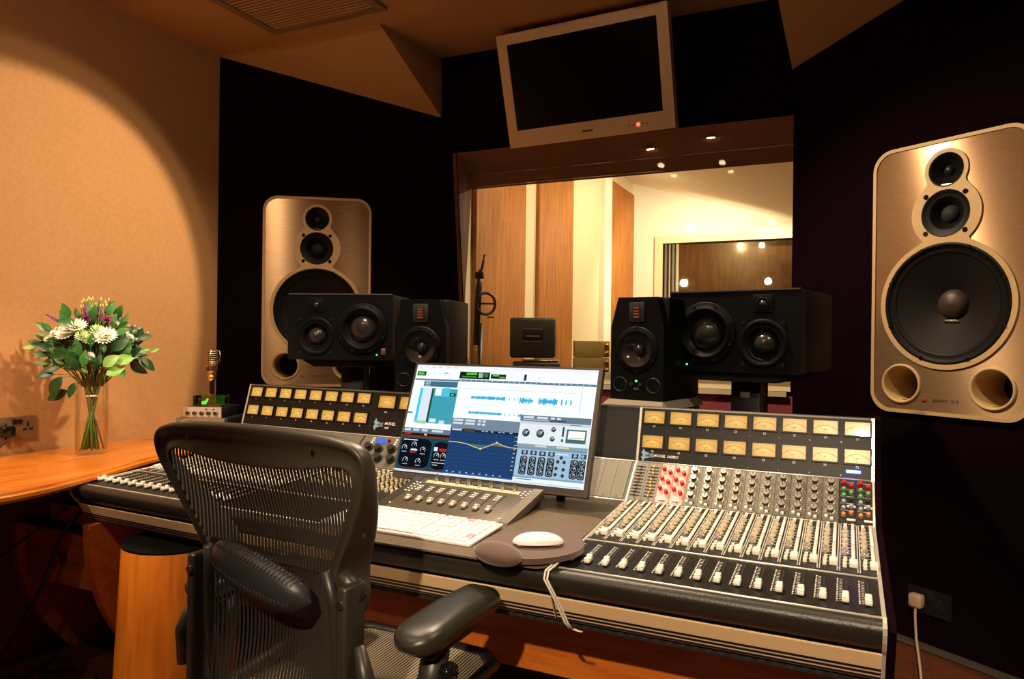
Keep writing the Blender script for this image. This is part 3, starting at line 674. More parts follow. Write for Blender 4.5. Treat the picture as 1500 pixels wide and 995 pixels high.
def emblem(t, x, y, s=1.0):
    b = B()
    b.prism([(-.019*s, .006*s), (-.013*s, .019*s), (-.008*s, .010*s), (.006*s, .006*s), (.006*s, -.006*s), (-.008*s, -.010*s), (-.013*s, -.019*s), (-.019*s, -.006*s), (-.013*s, 0)], 0, .0008, 0)
    b.prism([(.002*s, .0055*s), (.018*s, .0065*s), (.015*s, 0), (.018*s, -.0065*s), (.002*s, -.0055*s)], 0, .0008, 1)
    o = b.build('emblem', [M_emblem, mat('emblem_grey', (.16, .22, .30), .4)], t, S0 @ T(x, y, .0018))
    text('lettering', 'api', .0105*s, M_printd, o, T(-.001*s, .0005, .001), shear=.2)

kn = lambda r, h, m, n=14, r2=None: B().cyl(r, 0, h*.85, n, 0, None, r2 or r*.9).cyl((r2 or r*.9), h*.85, h, n, 0, None, (r2 or r*.9)*.8).mesh('knob', m)
K_clear = B().cyl(.0075, 0, .003, 14, 0).cyl(.0055, .003, .013, 12, 0, None, .0050).box(0, .0038, .0135, .001, .004, .0008, 1).mesh('knob', [M_knobclear, M_printd])
K_silver = B().cyl(.0078, 0, .008, 14, 0).cyl(.005, .008, .015, 12, 0, None, .0042).mesh('knob', [M_knobsil])
K_btn = B().cyl(.0042, 0, .006, 12, 0, None, .0036).mesh('button', M_caps)
K_big = B().cyl(.0110, 0, .005, 16, 0).cyl(.0088, .005, .017, 6, 1, None, .0080).cyl(.0078, .017, .0176, 14, 0).box(0, .004, .0179, .0014, .0085, .0006, 1).mesh('knob', [M_knobsil, M_knobblk])
K_red = kn(.0062, .013, M_knobred); K_grn = kn(.0055, .011, M_knobgrn); K_blu = kn(.0055, .011, M_knobblu); K_org = kn(.0055, .011, M_knoborg); K_blk = kn(.0055, .011, M_knobblk)
K_master = B().cyl(.016, 0, .006, 18, 0).cyl(.0135, .006, .020, 16, 0, None, .0125).mesh('knob', M_knobblk)
mw, mh = CP-.0009, L1-.008
# graphic equaliser module
def plate(m): return B().box(0, 0, .0015, mw, mh, .003).mesh('eq_module', m)
PL = {k: plate(m) for k, m in (('g', M_panelg), ('p', M_panelp), ('c', M_panelg), ('d', M_panelg2), ('k', M_panelk))}
SLOT = B().box(0, 0, .0002, .027, .0042, .0006).mesh('slider_slot', M_blackm)
SLID = B().box(0, 0, .003, .0045, .0048, .006).mesh('slider', M_knobblk); SLIDO = B().box(0, 0, .003, .0045, .0048, .006).mesh('slider', mat('slider_amber', (.7, .38, .08), .4)); SLIDR = B().box(0, 0, .003, .005, .005, .006).mesh('slider', M_knobred)
SCREW = B().cyl(.0022, 0, .001, 8).mesh('screw', M_knobblk)
TICKS = B()
for i in range(9):
    a = radians(-40+260*i/8); TICKS.box(0, .0135, .0002, .0008, .0024, .0004, 0, R(a-pi/2))
TICKS = TICKS.mesh('knob_scale', M_print)
WBAR = B().box(0, 0, .002, .020, .006, .004, bev=.001, seg=1).mesh('switch_bar', M_key)
PINKLINE = B()
for s_ in (-1, 1): PINKLINE.box(s_*(mw/2-.0012), 0, .0032, .0012, mh, .0003)
PINKLINE = PINKLINE.mesh('border_line', mat('line_red', (.7, .08, .06), .5))
def eq(t, kind, x, idx):
    o = put('eq_module', PL[kind], t, S1 @ T(x, -L1/2, .001))
    z = .003
    def k(me, a, c): put(me.name.split('.')[0], me, o, T(a, c, z))
    for c in (-mh/2+.005, mh/2-.005): k(SCREW, .004, c)
    if kind == 'g':
        for i in range(10):
            y = mh/2-.016-i*.0113
            k(SLOT, 0, y); q = (SLIDR if (idx == 0 and i == 4) else (SLIDO if idx == 1 and i not in (3,) else SLID)); k(q, random.uniform(-.003, .003), y)
    if kind == 'p':
        put('border_line', PINKLINE, o)
        for i in range(3):
            k(K_red, -.0095, .047-i*.034); k(K_red, .009, .036-i*.034)
        k(WBAR, 0, -.057)
    if kind in 'cd':
        n = 4
        for i in range(n):
            y = .047-i*.0285
            k(TICKS, 0, y); k(K_big, 0, y)
        k(K_btn, -.009, -.054); k(SCREW, .009, -.058); k(K_btn, .004, -.060)
    if kind == 'k':
        for i, m in enumerate((K_red, K_grn, K_grn, K_blu, K_blu, K_org)): k(m, -.008, .052-i*.0195)
        for i, m in enumerate((K_red, K_grn, K_blk, K_blu, K_org)): k(m, .009, .043-i*.0205)
        for y in (-.012, -.052): k(WBAR, .009, y-.006)
        for i in range(5): put('print_line', PRL, o, T(0, .058-i*.022, z))
PRL = B().box(0, 0, .0002, .030, .0007, .0003).mesh('print_line', M_print)
# channel strip
sw = CP-.0012
STRIP = B().box(0, -L2/2, .0012, sw, L2-.006, .0024, 0)
STRIP = STRIP.mesh('channel_strip', M_panelk)
DOTS = B()
for i in range(44):
    for dx in (-.0022, .0022): DOTS.box(dx, -.012-i*.0073, .0002, .0022, .0032, .0006)
DOTS = DOTS.mesh('led_ladder', M_print)
LONG1 = B().box(0, -.079, .0018, .0072, .150, .0036, bev=.001, seg=1).mesh('routing_bar', M_caps)
LONG2 = B().box(0, -.222, .0018, .0076, .122, .0036, bev=.001, seg=1).mesh('routing_bar', M_caps)
LBL = B().box(0, -.024, .0012, .0070, .040, .0024).mesh('name_strip', M_caps)
CAPB = B().box(0, 0, .006, .0155, .026, .012, bev=.002).mesh('mute_button', M_caps)
LINES = B()
for i in range(12): LINES.box(0.002, -.055-i*.0205, .0002, .020, .0007, .0004)
LINES = LINES.mesh('scale_lines', M_print)
def strip(t, x):
    o = put('channel_strip', STRIP, t, S2 @ T(x, 0, .001))
    z = .0025
    put('led_ladder', DOTS, o, T(-.0155, 0, z)); put('scale_lines', LINES, o, T(-.002, 0, z))
    put('name_strip', LBL, o, T(-.004, 0, z)); put('routing_bar', LONG1, o, T(.0125, 0, z)); put('routing_bar', LONG2, o, T(.0125, 0, z))
    for y in (-.068, -.098, -.128, -.158, -.190): put('knob', K_clear, o, T(-.004, y, z) @ R(random.uniform(-1, 1)))
    put('knob', K_silver, o, T(-.004, -.226, z))
    put('button', K_btn, o, T(-.003, -.262, z)); put('button', K_btn, o, T(-.004, -.282, z)); put('button', K_btn, o, T(-.004, -.302, z))
    put('mute_button', CAPB, o, T(.0125, -.292, z))
# fader
FS = B().box(0, -.085, .0003, .0032, .125, .0008).mesh('fader_slot', M_blackm)
FT = B()
for i in range(14): FT.box(-.0085, -.030-i*.0085, .0002, .006 if i % 2 == 0 else .004, .0011, .0004); 
for i in range(14): FT.box(-.0145, -.028-i*.0088, .0002, .0026, .0030 if i % 3 else .0045, .0004)
FT = FT.mesh('fader_scale', M_print)
FC = B().box(0, .0, .0045, .0125, .026, .009, bev=.0015, seg=1).box(0, .008, .0105, .0115, .010, .006, bev=.0015, seg=1).box(0, -.009, .0095, .0115, .008, .003, bev=.001, seg=1).mesh('fader_cap', M_caps)
def fader(t, x, y=-.140):
    o = put('fader_slot', FS, t, S3 @ T(x, 0, .001)); put('fader_scale', FT, t, S3 @ T(x, 0, .001))
    put('fader_cap', FC, t, S3 @ T(x, y, .003))
    for yy in (-.014, -.182):
        if int(round(x/CP)) % 2: put('screw', SCREW, t, S3 @ T(x+.004, yy, .001))

W1 = .609
rc_ = thing('mixing_console', 'right console unit with lit meters, red and grey modules and white faders', 'mixing console', (-W1, 0, 0), 0, 'console units')
chassis(rc_, W1); trims(rc_, W1)
B().box(W1/2, .0, 1.0, W1, .005, .004).build('top_edge', M_silver, rc_)
side_trim(rc_, 0, False); side_trim(rc_, W1+.002)
B().prism([(.12, 1.0), (-.0, 1.0), (-.043, .848), (-.150, .755), (-.490, .733), (-.684, .723), (-.722, .714), (-.69, .662), (-.662, .606), (.12, .606)], W1+.006, W1+.020, 0, EXT).build('side_panel', M_purple, rc_)
for k in range(8):
    x = .0120+MW/2+k*2*CP
    put_meter(rc_, x, -.0095-MH/2); put_meter(rc_, x, -.0815-MH/2)
    text('number', str(17+2*k), .0082, M_print, rc_, S0 @ T(x, -.0095-MH-.0095, .0012)); text('number', str(18+2*k), .0082, M_print, rc_, S0 @ T(x, -.0815-MH-.0095, .0012))
    for yy in (-.064, -.150): put('screw', SCREW, rc_, S0 @ T(x+CP, yy, .001))
emblem(rc_, .030, -.139)
text('lettering', 'MODEL 1608EX', .0105, M_print, rc_, S0 @ T(.046, -.139, .0012), shear=.25, align='LEFT')
kinds = 'ggpp'+'cccccc'+'dddd'+'kk'
for i, kd in enumerate(kinds): eq(rc_, kd, (i+.5)*CP, i)
for i in range(16): strip(rc_, (i+.5)*CP); fader(rc_, .017+i*CP)
lb = B().box(0, 0, .001, .034, .007, .003, bev=.001).mesh('blue_led_bar', M_ledb)
o = put('blue_led_bar', lb, rc_, S0 @ T(W1-.043, -.139, .002))
for i in range(5): put('led', B().cyl(.0024, 0, .0012, 10).mesh('led', M_ledbw), o, T(-.0125+i*.00625, 0, .003))

W2 = 1.056
lc = thing('mixing_console', 'left console unit half hidden behind the chair, with small lit meters', 'mixing console', (-2.2258, .0829, 0), radians(-2.0), 'console units')
chassis(lc, W2); trims(lc, W2)
B().box(W2/2, 0, 1.0, W2, .005, .004).build('top_edge', M_panelg2, lc)
side_trim(lc, 0); side_trim(lc, W2, False)
for k in range(8):
    x = .0145+MW/2+k*2*CP
    put_meter(lc, x, -.0095-MH/2); put_meter(lc, x, -.0815-MH/2)
    text('number', str(1+2*k), .0082, M_print, lc, S0 @ T(x, -.0095-MH-.0095, .0012)); text('number', str(2+2*k), .0082, M_print, lc, S0 @ T(x, -.0815-MH-.0095, .0012))
for k in range(2): put_meter(lc, .0145+16*CP+.058+k*.092, -.0095-.026, VUB)
text('number', 'L/R', .0082, M_print, lc, S0 @ T(.0145+16*CP+.058, -.072, .0012))
emblem(lc, .0145+16*CP+.038, -.118, 1.15)
text('lettering', 'MODEL', .014, M_print, lc, S0 @ T(.0145+16*CP+.062, -.113, .0012), shear=.25, align='LEFT')
text('lettering', '1608', .010, M_print, lc, S0 @ T(.0145+16*CP+.062, -.128, .0012), shear=.25, align='LEFT')
for i in range(16):
    put('eq_module', PL['d'], lc, S1 @ T((i+.5)*CP+.003, -L1/2, .001)); strip(lc, (i+.5)*CP+.003); fader(lc, .018+i*CP)
x0 = 16*CP+.006
ms_ = B().box(0, 0, .0015, W2-x0-.006, mh, .003).build('master_panel', M_panelg2, lc, S1 @ T((W2+x0)/2, -L1/2, .001))
BLU = B().box(0, 0, .004, .044, .020, .006, bev=.001).mesh('blue_display', emis('display_blue', (.10, .20, .75), .9))
for k in range(4):
    put('blue_display', BLU, ms_, T(-.165+k*.098+.03, mh/2-.020, .002))
    for q in range(3): put('button', K_btn, ms_, T(-.165+k*.098-.005, mh/2-.012-.010*q, .003)); 
    put('red_button', K_red, ms_, T(-.165+k*.098+.062, mh/2-.016, .002))
    for q in range(2): put('knob', K_master, ms_, T(-.17+k*.098+.045*q, .012-.004*q, .003)); put('knob', K_master, ms_, T(-.15+k*.098+.045*q, -.030, .003))
mp_ = B().box(0, -L2/2, .0012, W2-x0-.006, L2-.006, .0024).build('monitor_panel', M_panelk, lc, S2 @ T((W2+x0)/2, 0, .001))
cb = B().cyl(.0055, 0, .009, 12, 0, None, .0045).mesh('button', M_cream_btn)
for r_ in range(9):
    for q in range(16): put('button', cb, mp_, T(-.195+q*.026, -.030-r_*.024-(.008 if q % 2 else 0), .0024))

# centre desk between the two console units
W3 = W1-.609+.558
dk = thing('centre_desk', 'dark flat centre desk carrying the computer screen between console units', 'desk', (-W1-W3, 0, 0))
chassis(dk, W3-.004, (M_blackm, M_panelg2, M_desk, M_desk)); trims(dk, W3, (1, 2))
B().box(W3/2, 0, 1.0, W3, .005, .004).build('top_edge', M_panelg2, dk)
bl = plate(M_panelg)
for i in range(14):
    o = put('blank_panel', bl, dk, S1 @ T(W3-.012-(i+.5)*CP, -L1/2, .001))
    for c in (-mh/2+.006, mh/2-.006): put('screw', SCREW, o, T(0, c, .003))

# wooden stand under the console
st = thing('console_stand', 'cherry wood stand with curved end panel carrying the console', 'stand', (0, 0, 0))
def curved_panel(x, th, y0=-.62, zt=.60):
    pr_ = [(.05, 0), (.05, zt), (y0+.01, zt)]+[(y0+.30*(i/12)**2.2, zt-zt*i/12) for i in range(13)]
    return B().prism(pr_, x, x+th, 0, EXT).build('end_panel', M_cherry, st)
curved_panel(-2.215, .03); curved_panel(-.045, .03)
B().box(-1.13, -.40, .475, 2.14, .025, .23).build('modesty_panel', M_cherry, st)
B().box(-1.13, .0, .30, 2.14, .02, .58).build('back_panel', M_blackm, st)
B().box(-1.13, -.30, .02, 2.14, .5, .04).build('plinth', M_cherry, st)
vb = B().box(-.60, -.645, .598, 1.14, .012, .018).build('vent_rail', M_panelk, st)
vs_ = B().box(0, 0, 0, .012, .003, .013, 0, R(.5, 'Y')).mesh('vent_slit', M_blackm)
for i in range(44): put('vent_slit', vs_, vb, T(-1.15+i*.025, -.652, .598))
pe = thing('pedestal', 'rounded cherry wood pedestal with black top under left console unit', 'pedestal', (-1.885, -.54, 0))
B().lathe([(.178, 0), (.175, .14), (.166, .34), (.155, .575), (.151, .58)], 48, 0).build('wood_shell', M_cherryz, pe)
B().cyl(.155, .573, .581, 48).build('black_top', M_rubber, pe)
# ================================================================ COMPUTER SCREEN
cm = thing('computer_monitor', 'wide computer screen showing audio tracks on the centre desk', 'monitor', (-.989, -.2146, .9546), 0)
Mm = R(-radians(20.7), 'X')
SWd, SHt = .597, .3357
bz = B().prism([(-SWd/2-.006, -SHt/2-.020), (SWd/2+.012, -SHt/2-.020), (SWd/2+.012, SHt/2+.006), (-SWd/2-.006, SHt/2+.006)], -.018, .003, 0, Mm @ FACE(0, 0),
    holes=[[(-SWd/2, -SHt/2), (SWd/2, -SHt/2), (SWd/2, SHt/2), (-SWd/2, SHt/2)]]).build('bezel', mat('monitor_bezel', (.05, .035, .025), .4), cm)
B().box(0, .019, 0, SWd+.004, .03, SHt+.02, 0, Mm, bev=.01).build('back_shell', M_blackm, cm)
SCOLS = {}
class Scr:
    def __init__(s): s.b = B(); s.cols = []; s.n = 0
    def ci(s, c):
        if c not in s.cols: s.cols.append(c)
        return s.cols.index(c)
    def P(s, u, v): return ((u-.5)*SWd, (.5-v)*SHt)
    def poly(s, pts, c):
        s.n += 1
        q = [(*s.P(u, v), .00002*s.n) for u, v in pts]
        ar = sum(q[i][0]*q[(i+1) % len(q)][1]-q[(i+1) % len(q)][0]*q[i][1] for i in range(len(q)))
        if ar < 0: q = q[::-1]
        s.b.add(q, [tuple(range(len(q)))], s.ci(c))
    def rect(s, u0, v0, u1, v1, c): s.poly([(u0, v0), (u1, v0), (u1, v1), (u0, v1)], c)
    def disc(s, u, v, r, c, n=14): s.poly([(u+r*cos(2*pi*i/n)*SHt/SWd, v+r*sin(2*pi*i/n)) for i in range(n)], c)
    def rr(s, u0, v0, u1, v1, r, c): s.poly([(x, y) for x, y in rrect(u0, v0, u1, v1, r, 4)], c)
    def line(s, pts, w_, c):
        for (a, b_), (d, e) in zip(pts[:-1], pts[1:]):
            dx, dy = (d-a)*SWd, (e-b_)*SHt; L = sqrt(dx*dx+dy*dy) or 1; nx, ny = -dy/L*w_/SWd, dx/L*w_/SHt
            s.poly([(a+nx, b_+ny), (d+nx, e+ny), (d-nx, e-ny), (a-nx, b_-ny)], c)
s = Scr(); rnd = random.Random(3)
WH, LG_, GR, DK, TE, CY, NV, BK = (236, 242, 246), (196, 205, 214), (120, 138, 152), (38, 56, 72), (64, 152, 170), (60, 190, 225), (28, 58, 100), (10, 14, 20)
GN, RD, YE, SB, BG = (90, 190, 50), (190, 30, 40), (205, 190, 130), (150, 180, 205), (232, 240, 246)
s.rect(0, 0, 1, 1, BG); s.rect(0, 0, 1, .035, (224, 228, 232))
for u in (.01, .05, .09, .13, .18, .22): s.rect(u, .012, u+.02, .022, LG_)
s.rect(.008, .063, .062, .104, (20, 50, 25)); s.rect(.014, .072, .05, .094, GN)
s.rect(.262, .052, .434, .118, (12, 30, 16)); s.rect(.30, .06, .36, .08, GN); s.rect(.37, .06, .395, .105, (150, 170, 160)); s.rect(.40, .062, .425, .098, (50, 120, 40)); s.rect(.275, .092, .36, .106, (60, 130, 40))
s.rect(.44, .066, .524, .108, (14, 34, 18)); s.rect(.45, .072, .485, .086, GN); s.rect(.49, .088, .518, .1, GN)
s.rect(.622, .058, .636, .115, (40, 50, 50))
for u in (.08, .11, .14, .17, .2, .55, .58, .7): s.rect(u, .072, u+.014, .098, (214, 224, 232))
s.rect(.17, .066, .195, .08, (130, 180, 215))
s.rect(.003, .133, .262, .150, (96, 116, 138)); s.rect(.259, .126, .998, .146, (92, 112, 136))
for i in range(24): s.rect(.27+i*.03, .131, .276+i*.03, .139, (190, 205, 220))
s.rect(.0, .15, .058, .60, (228, 234, 240)); s.rect(.062, .155, .262, .208, (62, 104, 122))
for i in range(3): s.rect(.07, .162+i*.015, .10, .170+i*.015, (170, 200, 210))
s.rect(.048, .222, .064, .548, CY); s.rect(.064, .222, .124, .540, (205, 218, 226)); s.rect(.118, .222, .130, .548, (30, 70, 40))
s.rect(.130, .222, .27, .55, TE); s.rect(.140, .225, .178, .29, (225, 238, 240)); s.rect(.185, .215, .225, .30, (80, 180, 215)); s.rect(.228, .262, .262, .292, (10, 40, 15)); s.rect(.234, .268, .252, .284, GN)
for i in range(12): s.rect(.132, .32+i*.017, .268, .322+i*.017, (52, 132, 152))
s.rect(.138, .508, .175, .54, (215, 228, 232)); s.rect(.195, .52, .225, .55, (190, 215, 225)); s.rect(.06, .53, .12, .56, (150, 200, 170)); s.rect(.0, .455, .03, .468, (70, 100, 130))
for g in range(7): s.rect(.275, .20+.045*g, .93, .2015+.045*g, (214, 224, 232))
s.rect(.93, .15, .932, .38, (150, 165, 180)); s.rect(.275, .21, .93, .213, (170, 190, 205))
def wave(u0, u1, v, amp, kind):
    u = u0
    while u < u1:
        a = amp*(rnd.uniform(.35, 1) if kind == 0 else rnd.uniform(.2, 1.2))
        s.rect(u, v-a, u+.0034, v+a, (10, 160, 205)); u += .0036
wave(.352, .54, .290, .018, 0); wave(.62, .69, .297, .024, 1); wave(.72, .815, .296, .032, 0)
for u in (.565, .59, .61): wave(u, u+.003, .291, .014, 0)
for u in (.835, .858, .882): wave(u, u+.006, .295, .03, 0)
wave(.355, .538, .430, .016, 0)
for u in (.555, .58, .605): wave(u, u+.003, .432, .013, 0)
wave(.625, .64, .433, .016, 0)
# lower left plug-in, dark red title and round black panels
s.rect(0, .605, .285, .65, (92, 116, 132))
for u in (.01, .06, .11, .17, .2): s.rect(u, .612, u+.035, .632, (190, 205, 212))
s.rect(0, .65, .285, .672, (40, 16, 14)); s.rect(.012, .652, .052, .666, RD); s.rect(.13, .652, .145, .668, (200, 190, 180)); s.rect(.0, .672, .285, .69, (110, 50, 30))
s.rect(0, .69, .29, .985, (20, 66, 82)); s.rect(0, .965, .29, .985, (96, 42, 26))
s.rr(.008, .702, .185, .962, .045, (10, 16, 24)); s.rr(.198, .715, .289, .962, .045, (12, 18, 26))
for u, v in ((.03, .79), (.085, .76), (.14, .80), (.05, .90), (.125, .905), (.225, .84), (.262, .84)):
    s.line([(u+.014*cos(a), v+.026*sin(a)) for a in [radians(150+240*i/9) for i in range(10)]], .0006, (215, 225, 230))
    s.line([(u, v), (u+.008, v-.02)], .0008, (240, 240, 240)); s.rect(u-.012, v+.032, u+.016, v+.038, (170, 180, 190))
s.rect(.02, .712, .10, .720, (225, 230, 235)); s.rect(.068, .82, .105, .832, RD); s.rect(.07, .80, .11, .812, (220, 225, 230)); s.rect(.205, .765, .225, .80, (225, 228, 230)); s.rect(.235, .775, .275, .80, RD); s.rect(.205, .90, .28, .906, (200, 205, 210)); s.rect(.21, .92, .24, .926, (200, 205, 210))
# equaliser plug-in
s.rect(.275, .488, .648, .585, (108, 128, 142))
for r_ in range(2):
    for u in (.283, .35, .42, .445): s.rect(u, .497+r_*.028, u+(.055 if u < .4 else .018), .515+r_*.028, (196, 206, 214))
s.rect(.277, .585, .648, .605, (18, 34, 62)); s.rect(.35, .578, .415, .606, (70, 62, 44)); s.rect(.285, .586, .34, .600, (190, 200, 210))
for u in (.45, .47, .5, .54, .56, .6): s.rect(u, .588, u+.014, .597, (150, 170, 200))
s.rect(.279, .605, .655, .985, NV)
for g in range(10): s.rect(.281, .64+.034*g, .63, .6415+.034*g, (50, 84, 132))
for g in range(22): s.rect(.285+.0165*g, .61, .286+.0165*g, .955, (44, 76, 122))
s.poly([(.382, .713), (.46, .748), (.52, .70), (.50, .712)], (64, 104, 92)); s.poly([(.50, .712), (.542, .683), (.60, .716)], (96, 104, 76))
cv = [(.279, .703), (.33, .704), (.382, .713), (.42, .732), (.46, .748), (.50, .718), (.542, .683), (.575, .703), (.61, .716), (.655, .717)]
s.line(cv, .0012, YE)
for u, v in ((.46, .748), (.542, .683)): s.disc(u, v, .008, (240, 220, 150))
for i in range(9): s.rect(.634, .62+.035*i, .645, .626+.035*i, (205, 190, 140))
for i in range(9): s.rect(.295+.036*i, .958, .305+.036*i, .966, (170, 190, 220))
s.rect(.279, .972, .66, .985, (60, 92, 140))
# right plug-ins
s.rect(.645, .425, 1, .478, (96, 116, 130))
for u in (.66, .73, .80, .83): s.rect(u, .434, u+(.055 if u < .79 else .02), .452, (200, 210, 218))
s.rect(.66, .46, .79, .468, (180, 192, 200)); s.rect(.80, .456, .88, .470, (60, 75, 86))
s.rect(.648, .478, 1, .672, (214, 222, 226)); s.rect(.648, .478, 1, .50, (190, 200, 206)); s.rect(.9, .486, .96, .492, (90, 100, 110))
for u, v, r_ in ((.685, .578, .034), (.758, .576, .036), (.822, .535, .022), (.822, .615, .022)):
    s.disc(u, v, r_, (46, 56, 62)); s.disc(u-.003, v-.006, r_*.6, (110, 122, 128)); s.line([(u, v), (u+.012, v-.02)], .0009, (230, 235, 235))
s.rect(.866, .51, .876, .59, (60, 66, 70)); s.rect(.866, .61, .876, .635, (60, 66, 70))
s.rect(.888, .526, .985, .64, (70, 96, 110)); s.rect(.897, .538, .978, .608, (235, 236, 226)); s.line([(.905, .60), (.97, .59)], .0004, (60, 60, 60))
s.rect(.648, .672, 1, .70, (130, 150, 162)); s.rect(.74, .676, .80, .69, (200, 205, 205)); s.rect(.85, .676, .91, .69, (210, 200, 150))
s.rect(.655, .70, 1, .955, SB); s.rect(.655, .70, 1, .715, (110, 140, 168)); s.rect(.655, .94, 1, .955, (120, 150, 178))
for i, u in enumerate((.695, .74, .785, .83, .945, .988)):
    s.rect(u-.016, .725, min(u+.016, 1), .762, (44, 60, 72)); s.disc(u if u < .97 else .982, .742, .014, (150, 165, 172)) 
    u2 = min(u, .982)
    s.rr(u2-.018, .772, min(u2+.018, .9995), .93, .016, (22, 28, 34))
    for v in (.80, .85, .90):
        s.disc(u2, v, .024, (120, 136, 144)); s.disc(u2, v, .017, (40, 48, 54)); s.line([(u2, v), (u2+.006, v-.014)], .0008, (235, 240, 240))
for u, v in ((.88, .765), (.866, .80), (.897, .80), (.862, .855), (.897, .86), (.862, .905), (.897, .91)): s.disc(u, v, .015, (46, 58, 66))
s.rect(.855, .735, .91, .742, (225, 235, 240))
s.rect(.0, .985, 1, 1, (190, 208, 222)); s.rect(.655, .955, 1, .985, (226, 236, 244)); s.rect(.67, .962, .75, .97, (90, 110, 130)); s.rect(.285, .985, .66, .992, (240, 244, 246))
smats = [emis('screen_%d' % i, S(*c), 1.12) for i, c in enumerate(s.cols)]
s.b.build('screen', smats, cm, Mm @ FACE(0, 0, -.0005))
B().box(0, -.002, -SHt/2-.012, .03, .002, .003, 0, Mm).build('maker_badge', M_panelg2, cm)
B().tube([(.02, .06, -.02), (.05, .09, -.13), (.11, .07, -.215)], .018, 12).build('stand_neck', M_black, cm)
B().tube([(.20, .02, -.13), (.20, .03, -.2135)], .013, 12).build('stand_post', M_blackm, cm)
B().box(.13, .06, -.2175, .24, .12, .008, 0, bev=.003).build('stand_base', M_blackm, cm)

DZ = .7275     # desk surface near the screen
# ---- fader controller
fc = thing('fader_controller', 'slim grey desktop fader controller in front of the computer screen', 'controller', (-1.008, -.379, .767), radians(-4))
Mc = R(radians(13.8), 'X')
CW, CH = .41, .21
B().box(0, 0, -.011, CW, CH, .022, 0, Mc, bev=.003).build('body', M_ctrl, fc)
B().box(CW/2-.014, 0, .0006, .028, CH-.01, .002, 0, Mc).build('end_strip', mat('controller_strip', (.24, .20, .14), .35, .3), fc)
B().box(-CW/2+.014, 0, .0006, .028, CH-.01, .002, 0, Mc).build('end_strip', M_ctrlk, fc)
B().add([(-.195, -.09, -.035), (.195, -.09, -.035), (.195, .095, -.036), (-.195, .095, -.036), (-.195, -.09, -.040+.006), (.195, -.09, -.040+.006), (.195, .095, .0), (-.195, .095, .0)], [(0, 3, 2, 1), (4, 5, 6, 7), (0, 1, 5, 4), (1, 2, 6, 5), (2, 3, 7, 6), (3, 0, 4, 7)]).build('wedge_foot', M_blackm, fc)
B().box(.0, .062, .0012, .305, .017, .002, 0, Mc).build('display_strip', mat('strip_pale', (.55, .48, .34), .4), fc)
ek = B().cyl(.0075, 0, .016, 16, 0, None, .0065).cyl(.0062, .016, .017, 14, 1).mesh('encoder_knob', [M_metal, M_ctrlk])
es = B().box(0, 0, 0, .026, .011, .002).mesh('encoder_display', M_ctrlk)
sl_ = B().box(0, 0, 0, .0022, .098, .0015).mesh('fader_slot', M_blackm)
cp_ = B().box(0, 0, .006, .0145, .022, .008, bev=.002, seg=1).box(0, .002, .011, .012, .008, .004, bev=.001, seg=1).mesh('fader_cap', mat('cap_silver', (.62, .54, .42), .35, .3))
bt_ = B().box(0, 0, .001, .006, .004, .002).mesh('small_button', M_caps)
for i in range(8):
    x = -.140+i*.0365
    put('encoder_knob', ek, fc, Mc @ T(x+.015, .076, .001)); 
    if i < 7: put('encoder_display', es, fc, Mc @ T(x+.033, .0795, .0012))
    put('fader_slot', sl_, fc, Mc @ T(x+.006, -.006, .0004)); put('fader_cap', cp_, fc, Mc @ T(x+.006, -.052, .0004))
    for q in range(3):
        put('small_button', bt_, fc, Mc @ T(x-.012, .030-q*.011, .0004)); put('small_button', bt_, fc, Mc @ T(x-.004, .030-q*.011, .0004))
for q in range(5): put('small_button', bt_, fc, Mc @ T(-.178, .05-q*.014, .0004)); put('small_button', bt_, fc, Mc @ T(-.166, .05-q*.014, .0004))
for q in range(3): put('small_button', bt_, fc, Mc @ T(.162, .075-q*.012, .0004)); put('small_button', bt_, fc, Mc @ T(.175, .08-q*.012, .0004))
put('small_button', bt_, fc, Mc @ T(.172, .04, .0004)); put('small_button', bt_, fc, Mc @ T(.172, -.085, .0004)); put('small_button', bt_, fc, Mc @ T(-.172, -.085, .0004))

# ---- desk mat, keyboard, mouse pad, mouse
mt = tag(B().prism(rrect(-.60, -.205, .0, .20, .03), 0, .004).build('desk_mat', M_mat, None, T(-.612, -.530, .7345) @ R(.028, 'X')), 'brown leather desk mat along the front edge of the centre desk', 'desk mat')
kb = thing('computer_keyboard', 'slim white full-size keyboard in front of the fader controller', 'keyboard', (-1.025, -.595, .7375), radians(-1.5))
Mk = R(.058, 'X')
KW, KD = .43, .165
B().box(0, 0, .005, KW, KD, .008, 0, Mk, bev=.003).build('tray', M_keyb, kb)
kmesh = {}
def key(w_, h_, m=None):
    q = (round(w_, 4), round(h_, 4), m)
    if q not in kmesh: kmesh[q] = B().box(0, 0, .0015, w_, h_, .003, bev=.001, seg=1).mesh('key', m or M_key)
    return kmesh[q]
ux, uy = .0187, .0262
for r_ in range(6):
    y = KD/2-.013-r_*uy if r_ else KD/2-.011
    hgt = .0225 if r_ else .014
    row = [1]*14 if r_ < 4 else [1.5]+[1]*11+[1.5] if r_ == 4 else [1.2, 1.2, 1.4, 6.4, 1.4, 1.2, 1.2]
    x = -KW/2+.010
    for k_ in row:
        put('key', key(ux*k_-.0024, hgt), kb, Mk @ T(x+ux*k_/2, y, .009)); x += ux*k_
    x = -KW/2+.010+14*ux+.006
    for k_ in range(3):
        if r_ in (0, 1, 2) or (r_ == 5) or (r_ == 4 and k_ == 1): put('key', key(ux-.0024, hgt), kb, Mk @ T(x+ux*(k_+.5), y, .009))
    x += 3*ux+.006
    for k_ in range(4): put('key', key(ux-.0024, hgt, M_keyp if (r_, k_) in ((4, 3), (0, 0)) else None), kb, Mk @ T(x+ux*(k_+.5), y, .009))
mpad = thing('mouse_pad', 'round brown mouse pad with a padded wrist rest', 'mouse pad', (-.680, -.640, .7380), radians(-32))
Mp = R(.0, 'X')
